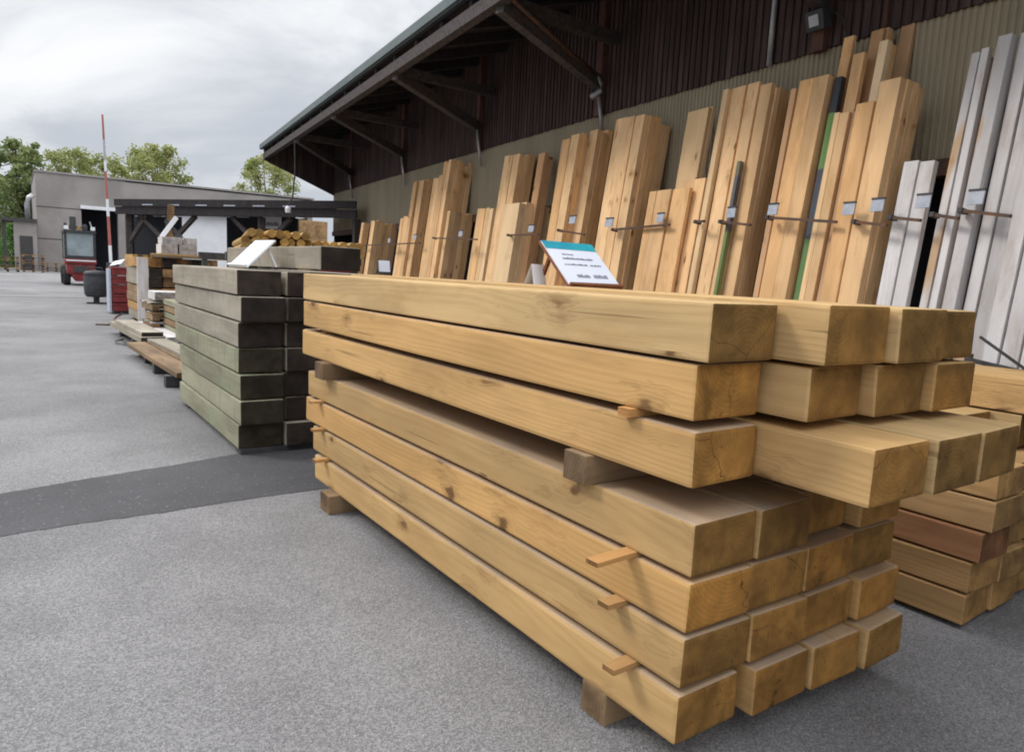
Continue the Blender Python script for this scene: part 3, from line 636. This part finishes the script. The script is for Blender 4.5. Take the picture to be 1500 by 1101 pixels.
# rough grey blocks on top of it
for k, (x, y, z, sx, sy, sz) in enumerate(((1.93,12.6,1.20,.24,.5,.15),(2.20,12.6,1.20,.26,.5,.15),(1.95,12.65,1.355,.30,.4,.11),(2.27,12.65,1.355,.20,.4,.11))):
    beam('grey_block', M['greywood'], x, y, z, sx, sy, sz, label=f"rough grey block on the tall brown pile, {['lower left','lower right','upper left','upper right'][k]}", cat='block', group='grey blocks on the pile')
for k, (a, b_, w_, mt, txt) in enumerate((((1.98,12.9,1.46),(2.22,12.95,1.80),.07,'white','short white slat leaning on the grey blocks'),((2.12,13.0,1.46),(2.16,13.05,2.0),.10,'block','brown post end standing up from the grey blocks'),((2.30,12.95,1.46),(2.06,13.0,1.74),.06,'tank','black slat crossing the white one on the grey blocks'))):
    tag(MB().bar(a, b_, w_, .03, (0,1,0)).build('loose_slat', M[mt], bevel=.003), txt, 'slat', 'slats on the grey blocks')
for k in range(4):
    t = thing('pallet', f"weathered pallet, {['lowest','second','third','topmost'][k]} of the small stack left of the tall brown pile", 'pallet', (1.52,10.75,.001+k*.135), rr.uniform(-.05,.05), 'pallets beside the tall brown pile')
    for q in range(3): MB().box(q*.35,0,0,q*.35+.09,.8,.09).build('bearer', M['block'], t)
    for q in range(6): MB().box(-.02,q*.14,.092,.82,q*.14+.10,.113).build('slat', M[['oldgrey','greywood','block'][(q+k)%3]], t)
tag(MB().box(1.56,10.8,.545,1.95,11.4,.66).build('foam_bundle', M['greywood'], bevel=.01), 'pale wrapped bundle lying on the small pallet stack', 'bundle')
# red crate column with a white card
rc = thing('red_crate', 'red slatted crate stack standing by the yard edge, white card on top', 'crate', (1.55,15.9,0))
for k in range(5):
    z0 = .06+k*.175; mb = MB(); mb.box(0,0,z0,.34,.5,z0+.155); mb.build('crate_tier', M['red'], rc, bevel=.015)
    mb = MB(); mb.box(-.012,-.012,z0+.12,.352,.512,z0+.15); mb.build('crate_rim', M['red'], rc)
mb = MB(); mb.box(.03,.03,0,.31,.47,.062); mb.build('crate_base', M['tank'], rc)
mb = MB(); mb.box(-.05,.0,.05,-.015,.5,.88); mb.build('side_panel', M['plate'], rc)
tag(MB().add([(1.52,15.95,.935),(1.72,15.95,.99),(1.82,16.2,1.08),(1.62,16.2,1.02)], [(0,1,2,3)]).add([(1.52,15.95,.932),(1.72,15.95,.987),(1.82,16.2,1.077),(1.62,16.2,1.017)], [(3,2,1,0)]).build('white_card', M['white']), 'white card lying tilted on top of the red crates', 'card')
# brown crate beside it and a pale upright board
for k in range(4):
    t = thing('timber_bundle', f"{['lowest','second','third','topmost'][k]} yellowish timber bundle stacked right of the red crates", 'timber', (1.95,16.2,.06+k*.29), 0, 'bundles beside the red crates')
    for c in range(3):
        mb = MB(); mb.box(c*.1,0,0,c*.1+.094,1.2,.25); mb.build('board', M['pole'] if (k+c)%2 else M['block'], t, bevel=.006)
tag(MB().box(1.97,16.25,.001,2.22,17.3,.058).build('ground_bearer', M['tank']), 'black bearer under the yellowish timber bundles', 'bearer')
o = beam('upright_board', M['greywood'], 0,0,0,0.15,1.12,.05, label='pale board standing upright right of the red crates', cat='board'); o.location = (1.50,12.0,.0); o.rotation_euler = (radians(90),0,0)
# black tub on a foot
tub = thing('black_tub', 'dark plastic tub on a short foot in the yard, behind the red crates', 'tub', (1.56,19.4,0))
prof = [(.20,.16),(.24,.22),(.255,.40),(.25,.62),(.235,.66),(.25,.68),(.25,.72),(.20,.76),(.06,.78)]
mb = MB(); n = 20; vs = []
for r_, z_ in prof: vs += [(r_*cos(2*pi*k/n), r_*sin(2*pi*k/n), z_) for k in range(n)]
mb.add(vs, [(i*n+k, i*n+(k+1)%n, (i+1)*n+(k+1)%n, (i+1)*n+k) for i in range(len(prof)-1) for k in range(n)] + [tuple(range(n-1,-1,-1)), tuple((len(prof)-1)*n+k for k in range(n))])
mb.build('tub_body', M['tank'], tub, smooth=True)
mb = MB(); mb.box(-.06,-.06,.03,.06,.06,.17); mb.box(-.2,-.06,0,.2,.06,.035); mb.build('tub_foot', M['dark_metal'], tub)
mb = MB(); mb.tube([(-.16,0,.74),(-.13,0,.84),(.13,0,.84),(.16,0,.74)], .015, 6); mb.build('tub_handle', M['dark_metal'], tub)
# hose and wire on the ground
tag(MB().tube([(1.05,13.3,.012),(1.2,13.2,.012),(1.38,13.7,.012),(1.42,14.4,.012),(1.5,15.0,.012),(1.62,15.5,.012),(1.7,15.8,.02)], .014, 8).build('garden_hose', M['steel'], smooth=True), 'thin reddish hose trailing over the asphalt from the red crates', 'hose')
tag(MB().tube([(1.18,10.9,.006),(1.05,10.6,.02),(1.02,10.2,.03),(1.10,10.05,.02),(1.18,10.2,.006),(1.12,10.5,.02)], .007, 6).build('wire_loop', M['dark_metal'], smooth=True), 'loose dark wire loop on asphalt beside pale low planks', 'wire')
# round poles on a stillage
st = thing('stillage', 'dark steel stillage carrying the round yellow poles', 'stand', (1.96,8.0,0))
for x in (.02,1.45):
    for y in (.3,1.7): mb = MB(); mb.box(x-.03,y-.03,0,x+.03,y+.03,1.14); mb.build('leg', M['dark_metal'], st)
for y in (.3,1.7): mb = MB(); mb.box(-.05,y-.04,1.142,1.52,y+.04,1.22); mb.build('crossbar', M['dark_metal'], st)
base = MB(); n = 12
base.tube([(0,0,0),(0,.9,.002),(0,2.1,0)], .046, n)
p0 = base.build('round_pole', M['pole'])
tag(p0, 'round yellow pole lying in the heap above the dark stack', 'pole', 'round poles heaped on the stillage')
first = True
for lay, cnt in enumerate((15,14,7)):
    for c in range(cnt):
        o = p0 if first else dup(p0); first = False
        o.rotation_euler = (0,0,-.20+rr.uniform(-.02,.02)); o.location = (1.99+.046*lay+c*.0965, 7.85+rr.uniform(-.12,.12), 1.268+lay*.083)
        rw = ['bottom','middle','top'][lay]
        tag(o, f"round yellow pole end in the {rw} row of the heap above the dark stack", 'pole', f'round poles in the {rw} row of the heap')
# ------------------------------------------------------------------ canopy between the halls
can = thing('canopy', 'low flat-roofed dark canopy on posts between the hall and the concrete building', 'canopy')
A = Vector((2.05,19.6,0)); B = Vector((5.80,14.05,0)); Bb = Vector((6.35,19.3,0)); Ab = Vector((3.1,25.,0)); Z = Vector((0,0,1))
mb = MB(); mb.prism([A+Z*2.40,B+Z*2.40,Bb+Z*2.40,Ab+Z*2.40], (0,0,.07)); mb.build('canopy_roof', M['soffit'], can)
dAB = (B-A).normalized(); nAB = Vector((dAB.y,-dAB.x,0)); nAB = -nAB if nAB.y > 0 else nAB
mb = MB(); mb.bar(A+nAB*.04+Z*2.39, B+nAB*.04+Z*2.39, .05, .16); mb.build('fascia', M['soffit'], can)
mb = MB(); mb.bar(A+nAB*.01+Z*2.21, B+nAB*.01+Z*2.21, .05, .17); mb.build('lower_fascia', M['soffit'], can)
for k in range(6):
    p = A + dAB*(.9+k*.8) + nAB*.068 + Z*2.345; MB().bar(p, p+dAB*.32, .006, .025).build('fascia_gap_light', M['plate'], can)  # pale bars imitate light showing through gaps in the fascia
L_ = (B-A).length
for f in (.03,.22,.62,.985):
    p = A + dAB*L_*f - nAB*.15
    mb = MB(); mb.bar(p, p+Z*2.12, .13, .13); mb.build('canopy_post', M['beamdark'], can)
for f, e in ((.03,.12),(.22,.09),(.22,.34),(.62,.5),(.62,.74)):
    p = A + dAB*L_*f - nAB*.15 + Z*1.45; q = A + dAB*L_*e - nAB*.15 + Z*2.12
    mb = MB(); mb.bar(p, q, .09, .09); mb.build('canopy_brace', M['beamdark'], can)
bk = Bb-Ab
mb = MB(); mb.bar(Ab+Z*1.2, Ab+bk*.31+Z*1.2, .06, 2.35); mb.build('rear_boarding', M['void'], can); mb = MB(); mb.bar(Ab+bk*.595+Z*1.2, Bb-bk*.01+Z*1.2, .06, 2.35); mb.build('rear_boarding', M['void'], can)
ww = thing('white_outbuilding', 'white walled outbuilding seen through the gap at the back of the canopy', 'building', (5.45,32,0))
mb = MB(); mb.box(0,0,0,2.6,4,3.0); mb.build('wall', M['white'], ww)
mb = MB(); mb.box(-.2,-.3,3.0,2.8,4.2,3.2); mb.build('roof', M['dark_metal'], ww)
mb = MB(); mb.box(0,-.02,0,2.6,-.003,.9); mb.build('base_band', M['plate'], ww)
tag(MB().box(6.1,20.6,.9,7.6,20.64,2.42).box(6.2,20.65,0,6.3,20.72,.95).box(7.4,20.65,0,7.5,20.72,.95).build('banner', M['palepine']), 'cream coloured banner past the canopy right end above the poles', 'banner')
sg = thing('notice_board', 'small white notice board with dark lettering under the canopy', 'sign', (4.80,17.2,1.93), radians(-35))
mb = MB(); mb.box(0,0,0,.42,.015,.30); mb.build('board_face', M['white'], sg)
mb = MB(); rq = random.Random(2); x = .04
while x < .36: w = rq.uniform(.015,.03); mb.box(x,-.003,.07,x+w,0,.07+rq.uniform(.06,.10)); x += w+.009
mb.build('lettering', M['ink'], sg)
mb = MB(); mb.box(.19,.016,-1.93,.23,.05,.25); mb.build('board_post', M['dark_metal'], sg)
tag(MB().bar(Vector((5.4,15.6,.70)), Vector((6.0,14.75,.70)), .05, 1.4).build('low_hoarding', M['red']), 'low dark red hoarding against the hall below the cream banner', 'hoarding')
# hanging cable lamp at the eave end
hl = thing('hanging_lamp', 'small pale lamp hanging on a thin cable from the far eave', 'lamp', tuple(hp(3.05,14.4,0)))
MB().tube([(0,0,3.48),(.01,0,2.9),(-.02,.05,2.42),(-.09,.1,2.25)], .014, 6).build('lamp_cable', M['dark_metal'], hl)
MB().tube([(-.09,.1,2.25),(-.09,.1,2.2),(-.09,.1,2.12)], [.03,.06,.05], 10).build('lamp_body', M['white'], hl)

# ------------------------------------------------------------------ concrete building and surroundings
cb = thing('concrete_building', 'long grey flat-roofed concrete building with a wide dark doorway at the yard end', 'building', (0,0,0))
mb = MB(); mb.box(1.35,57.6,0,3.9,58.2,6.45); mb.box(3.9,57.6,4.55,6.1,58.2,6.42); mb.box(6.1,57.6,0,6.6,58.2,6.40); mb.box(6.6,57.6,5.0,20,58.2,6.35); mb.box(1.35,58.2,0,1.7,78,6.4); mb.box(19.6,57.62,0,20,78,4.99); mb.build('wall', M['concrete'], cb)
mb = MB(); mb.box(1.30,57.5,6.452,20.1,78.1,6.57); mb.build('roof', M['concrete'], cb)
mb = MB(); mb.box(3.85,57.40,4.28,6.2,57.598,4.52); mb.build('door_lintel', M['white'], cb)
mb = MB(); mb.box(1.72,60.5,0,19.5,60.6,6.4); mb.box(3.5,58.22,0,3.6,60.5,6.4); mb.build('shade_black_backing', M['void'], cb)  # black backing, doorway shade is put into its colour
mb = MB(); mb.bar((6.7,57.5,4.6),(8.1,57.5,3.2),.12,.12); mb.build('brace', M['concrete'], cb)
mb = MB(); mb.box(8.1,57.3,0,8.35,57.55,4.0); mb.build('door_post', M['concrete'], cb)
for z in (2.1,4.2): 
    mb = MB(); mb.box(1.34,57.585,z,3.895,57.598,z+.05); mb.build('formwork_line', M['beamdark'], cb)
mb = MB(); mb.box(3.2,57.55,2.2,3.55,57.597,3.7); mb.build('wall_grille', M['dark_metal'], cb)
sh = thing('grey_shed', 'flat-roofed grey shed against the left end of the concrete building', 'shed', (0,0,0))
mb = MB(); mb.box(.05,56.2,0,1.30,59,3.1); mb.build('shed_wall', M['concrete'], sh)
mb = MB(); mb.box(-.6,56.0,3.102,1.33,59.1,3.3); mb.build('shed_roof', M['dark_metal'], sh)
mb = MB(); mb.box(-.55,56.3,0,-.35,56.5,3.1); mb.build('shed_post', M['dark_metal'], sh)
mb = MB(); mb.box(.35,56.17,.05,1.05,56.198,2.2); mb.build('shed_door', M['dark_metal'], sh)
tag(MB().tube([(.85,57.3,3.32),(.85,57.3,4.3),(.95,57.3,4.7),(1.2,57.3,4.9)], .16, 10).build('vent_pipe', M['galv'], smooth=True), 'pale bent vent pipe rising from the small shed roof', 'pipe')
# raised striped barrier pole
bp = thing('barrier_pole', 'tall red and white striped barrier pole raised upright before the concrete building', 'barrier', (2.93,30.,0))
tp = Vector((-.147,0,6.09)); ss = [0,.03,.65/6.09,.27,.38,.52,.60,.68,.80,1.0]; cl = ['dark_metal','white','white','red','white','red','red','white','red','galv']
seq = [(0,.08,'dark_metal'),(.08,.25,'white'),(.25,.42,'faded'),(.42,.52,'white'),(.52,.68,'faded'),(.68,.74,'white'),(.74,.86,'galv'),(.86,1.,'faded')]
for a, b_, c in seq:
    r0 = .058*(1-.45*a); r1 = .058*(1-.45*b_)
    MB().tube([tp*a, tp*b_], [r0, r1], 10).build('pole_stripe', M[c], bp, smooth=False)
mb = MB(); mb.box(-.16,-.16,0,.16,.16,.9); mb.build('barrier_housing', M['dark_metal'], bp, bevel=.02)
# forklift
fk = thing('forklift', 'red and black forklift truck with glazed cab parked at the yard end', 'forklift', (2.03,31.,0))
def part(name, mat, *boxes, bevel=.02, par=fk):
    mb = MB()
    for bx in boxes: mb.box(*bx)
    return mb.build(name, mat, par, bevel=bevel)
part('counterweight', M['red'], (-.46,-.10,.42,.46,.5,.80), bevel=.07)
part('hood', M['red'], (-.50,-.14,.80,.50,.9,.98), bevel=.04)
part('hood_trim', M['white'], (-.47,-.155,.90,.47,-.142,.945), bevel=0)
mb = MB(); mb.prism([(-.36,-.08,.42),(.36,-.08,.42),(.18,-.04,.16),(-.18,-.04,.16)], (0,.5,0)); mb.build('lower_weight', M['red'], fk, bevel=.02)
part('radiator_grille', M['dark_metal'], (-.22,-.145,.50,.22,-.105,.72), bevel=.005)
part('chassis', M['dark_metal'], (-.40,.45,.30,.40,2.2,.62))
part('cab_pillar', M['tank'], (-.50,.02,.98,-.42,.10,1.92)); part('cab_pillar', M['tank'], (.42,.02,.98,.50,.10,1.92)); part('cab_pillar', M['tank'], (-.50,1.35,.98,-.42,1.43,1.92)); part('cab_pillar', M['tank'], (.42,1.35,.98,.50,1.43,1.92))
part('cab_roof', M['tank'], (-.52,-.02,1.92,.52,1.5,2.02)); part('cab_sill', M['tank'], (-.42,.03,.985,.42,.09,1.10), bevel=.01)
part('rear_window', M['glass'], (-.42,.05,1.10,.42,.065,1.92), bevel=0); part('side_window', M['glass'], (-.475,.11,1.02,-.465,1.34,1.9), bevel=0); part('side_window', M['glass'], (.465,.11,1.02,.475,1.34,1.9), bevel=0)
part('seat', M['rubber'], (-.25,.5,1.0,.25,.65,1.55), (-.25,.65,1.0,.25,1.0,1.12), bevel=.03)
for sx in (-1,1):
    part('work_lamp', M['white'], (sx*.42-.07,-.02,2.04,sx*.42+.07,.06,2.17), bevel=.015)
    mb = MB(); mb.bar((sx*.42,.05,2.03),(sx*.33,.05,2.36),.04,.04); mb.build('guard_bar', M['galv'], fk)
    for y, r in ((.35,.30),(1.9,.36)):
        w = thing('wheel', None, None, (sx*.44,y,r)); w.parent = fk
        n = 24; mb = MB(); pr = [(r*.55,-.11),(r*.93,-.11),(r,-.07),(r,.07),(r*.93,.11),(r*.55,.11)]; vs = []
        for rad, xx in pr: vs += [(xx, rad*cos(2*pi*k/n), rad*sin(2*pi*k/n)) for k in range(n)]
        mb.add(vs, [(i*n+k, i*n+(k+1)%n, ((i+1)%6)*n+(k+1)%n, ((i+1)%6)*n+k) for i in range(6) for k in range(n)]); mb.build('tyre', M['rubber'], w, smooth=False)
        mb = MB(); mb.tube([(-.09,0,0),(.09,0,0)], r*.56, 18); mb.build('rim', M['red'], w)
    part('mast_rail', M['dark_metal'], (sx*.33-.05,2.25,.1,sx*.33+.05,2.40,2.35), bevel=.005)
    part('fork', M['dark_metal'], (sx*.25-.05,2.45,.12,sx*.25+.05,3.5,.17), (sx*.25-.05,2.41,.12,sx*.25+.05,2.47,.7), bevel=0)
part('mast_crossbar', M['dark_metal'], (-.28,2.27,2.15,.28,2.37,2.25), bevel=.005)
part('beacon', M['pole'], (-.06,.2,2.025,.06,.32,2.17), bevel=.03); part('exhaust', M['dark_metal'], (-.22,.15,2.025,-.12,.25,2.40), bevel=.02); part('air_filter', M['tank'], (.1,.15,2.025,.26,.30,2.22), bevel=.03)
# distant stacks of pallets along the yard end
rr = random.Random(21)
for k, (x, y, nst) in enumerate(((-1.6,52,4),(-.3,50.5,6),(.95,51.5,7),(2.2,54,4),(-3.1,53,5),(-4.6,51,4),(3.3,55.5,5))):
    t = thing('pallet_stack', ['low pallet heap second from the left by the bushes','pallet stack right of the low heap','tall pallet stack before the grey shed','pallet stack before the concrete wall','pallet stack beyond the left edge','outermost pallet stack at left','pallet stack beside the dark doorway'][k], 'pallet stack', (x,y,0), rr.uniform(-.1,.1), 'pallet stacks at the yard end')
    for j in range(nst):
        mb = MB(); z = j*.15
        for q in range(3): mb.box(-.55+q*.48, -.4, z, -.45+q*.48, .4, z+.09)
        for q in range(5): mb.box(-.6, -.4+q*.17, z+.092, .55, -.28+q*.17, z+.115)
        mb.build('pallet', M[['block','oldgrey','sleeper2'][(j+k)%3]], t)
tag(MB().box(-4.5,49.5,0,-.9,49.9,.42).build('white_kerb_block', M['white'], bevel=.05), 'low pale block in front of the far pallets at left', 'block')

# ------------------------------------------------------------------ trees
def tree(loc, H, W, mat, seed, label, nclump=46, leaf=.30, trunk_h=.35, dens=85, name='tree'):
    rq = random.Random(seed); t = thing(name, label, 'tree', loc, 0, 'trees behind the concrete building')
    tr = MB(); th = H*trunk_h
    tr.tube([(0,0,0),(.1,0,th*.5),(0,.1,th),(.1,0,H*.75)], [W*.045,W*.036,W*.03,.05], 9)
    cl = []
    for k in range(nclump):
        a = rq.uniform(0,2*pi); zz = rq.uniform(.0,1.)**.8
        rmax = W*.5*(math.sin(pi*min(1,max(.0,.12+.80*zz)))**.7)
        rr_ = rmax*math.sqrt(rq.uniform(.1,1)); c = Vector((cos(a)*rr_, sin(a)*rr_, th*.75+(H-th*.75)*zz)); cl.append((c, rq.uniform(.07,.15)*W))
    for c, _ in cl[::3]:
        s = Vector((0,0,min(c.z-.3, th+ (c.z-th)*.3))); tr.tube([s, (s+c)*.5+Vector((0,0,.15)), c], [.09,.05,.02], 5)
    tr.build('trunk', M['bark'], t, smooth=True)
    cr = MB()
    for c, r_ in cl:
        for j in range(dens):
            v = Vector((rq.gauss(0,1),rq.gauss(0,1),rq.gauss(0,.8))); v = v.normalized()*r_*rq.uniform(.2,1.1)
            p = c+v; e = Vector((rq.gauss(0,1),rq.gauss(0,1),rq.gauss(0,1))).normalized(); g_ = e.cross(Vector((rq.gauss(0,1),rq.gauss(0,1),rq.gauss(0,1)))).normalized()
            l = leaf*rq.uniform(.6,1.3)
            cr.add([p-e*l*.5, p+g_*l*.28, p+e*l*.5, p-g_*l*.28], [(0,1,2,3)])
    me = bpy.data.meshes.new('crown'); me.from_pydata(cr.v, [], cr.f); me.materials.append(mat)
    o = bpy.data.objects.new('crown', me); COL.objects.link(o); o.parent = t
    return t
tree((.9,72,0), 9.9, 4.6, M['leafC'], 1, 'tall dark dense tree left of the concrete building', 90, .34, .10, 110)
tree((-2.0,75,0), 10.8, 5.6, M['leafC'], 2, 'dark tree at the left edge of the yard', 80, .34, .12, 100)
tree((4.4,78,0), 10.3, 6.0, M['leafB'], 3, 'yellowish tree behind the concrete roof left end', 70, .30, .3, 95)
tree((7.4,80,0), 10.4, 5.4, M['leafB'], 4, 'olive tree behind the concrete roof just left of the striped pole', 64, .30, .3, 90)
tree((12.2,82,0), 12.2, 7.4, M['leafA'], 5, 'broad green tree rising behind the concrete roof near the striped pole', 100, .32, .3, 100)
tree((9.6,86,0), 10.6, 4.4, M['leafB'], 6, 'low olive tree just behind the striped pole', 40, .30, .4, 80)
tree((22.8,80,0), 12.2, 7.4, M['leafA'], 7, 'loose green tree standing alone left of the hall roof', 100, .32, .3, 90)
tree((-7.5,78,0), 9.8, 7.0, M['leafC'], 8, 'dark tree beyond the left picture edge', 60, .36, .12, 80)
for k, (x, y, w, h) in enumerate(((-1.5,62,2.6,2.6),(-4.2,60,3.0,2.4),(.0,66,2.2,3.2),(-.9,70,4.6,6.8))):
    t = thing('shrub', ['bright green bush beside the grey shed','bright green bush at the left yard edge','taller green bush behind the grey shed','big dark bush filling the gap below the left trees'][k], 'bush', (x,y,0), 0, 'bushes at the yard end')
    rq = random.Random(40+k); cr = MB()
    for j in range(2600 if k < 3 else 7000):
        a = rq.uniform(0,2*pi); zz = rq.random(); rad = w*.5*math.sqrt(rq.random())*(1-zz*zz*.75)
        p = Vector((cos(a)*rad, sin(a)*rad, h*zz+.05)); e = Vector((rq.gauss(0,1),rq.gauss(0,1),rq.gauss(0,1))).normalized(); g_ = e.orthogonal().normalized(); l = rq.uniform(.1,.24)
        cr.add([p-e*l*.5, p+g_*l*.28, p+e*l*.5, p-g_*l*.28], [(0,1,2,3)])
    me = bpy.data.meshes.new('foliage'); me.from_pydata(cr.v, [], cr.f); me.materials.append(M['leafD' if k < 3 else 'leafC'])
    o = bpy.data.objects.new('foliage', me); COL.objects.link(o); o.parent = t
    st_ = MB()
    for j in range(5): st_.tube([(0,0,0),(rq.uniform(-.5,.5),rq.uniform(-.5,.5),h*.6)], [.04,.015], 5)
    st_.build('stems', M['bark'], t)

# ------------------------------------------------------------------ sky, sun, camera
SUN_EL, SUN_DIR = radians(43), Vector((-.12,.10,.146)).normalized()
w = bpy.data.worlds.new('World'); scn.world = w; w.use_nodes = True; g = G(w.node_tree); nt = w.node_tree
bg = nt.nodes['Background']
sky = g.n('ShaderNodeTexSky', sky_type='NISHITA'); sky.sun_disc = False; sky.sun_elevation = SUN_EL; sky.sun_rotation = math.atan2(SUN_DIR.x, SUN_DIR.y); sky.air_density = 1.2; sky.dust_density = 2.
dr = g.n('ShaderNodeTexCoord').outputs['Generated']; ds = g.sep(dr)
zc = g.math('ADD', g.math('MAXIMUM', ds[2], 0.), .36)
pv = g.comb(g.math('DIVIDE', ds[0], zc), g.math('DIVIDE', ds[1], zc), 0.)
n1 = g.noise(g.vmath('ADD', pv, (3.1,1.7,.4)), 1.5, 7., .55, .4); n2 = g.noise(g.vmath('ADD', pv, (8.2,4.4,2.)), .55, 4., .5, .2)
nn = g.math('ADD', g.math('MULTIPLY', n1, .72), g.math('MULTIPLY', n2, .28))
cloud = g.mix(g.ramp(nn, .39, .60), (8.7,8.8,8.95), (4.9,5.25,5.8))
cov = g.ramp(nn, .30, .40, .72, .97)
up = g.ramp(ds[2], .28, .85, 1., 2.7)
cc = rgbv(g, up, g.mix(cov, sky.outputs[0], cloud))
g.put(bg.inputs['Color'], cc); bg.inputs['Strength'].default_value = .10
sd = bpy.data.lights.new('sun', 'SUN'); sd.energy = 1.35; sd.angle = radians(13); sd.color = (1,.95,.87)
so = bpy.data.objects.new('sun', sd); COL.objects.link(so); so.rotation_euler = (-SUN_DIR).to_track_quat('-Z','Y').to_euler(); so.location = SUN_DIR*40

cd = bpy.data.cameras.new('camera'); cam = bpy.data.objects.new('camera', cd); COL.objects.link(cam)
cd.sensor_width = 36; cd.lens = 24.96; cd.clip_end = 2000; cd.clip_start = .02
cam.matrix_world = Matrix(((0.821100,0.040243,-0.569363),(-0.568805,0.140674,-0.810353),(0.047483,0.989238,0.138398))).to_4x4(); cam.location = (0,0,1.1)
scn.camera = cam
vs_ = scn.view_settings; vs_.view_transform = 'Standard'; vs_.look = 'None'; vs_.exposure = .2; vs_.gamma = 1
scn.render.resolution_x = 1024; scn.render.resolution_y = 751
scn.cycles.max_bounces = 6; scn.cycles.filter_width = 1.9
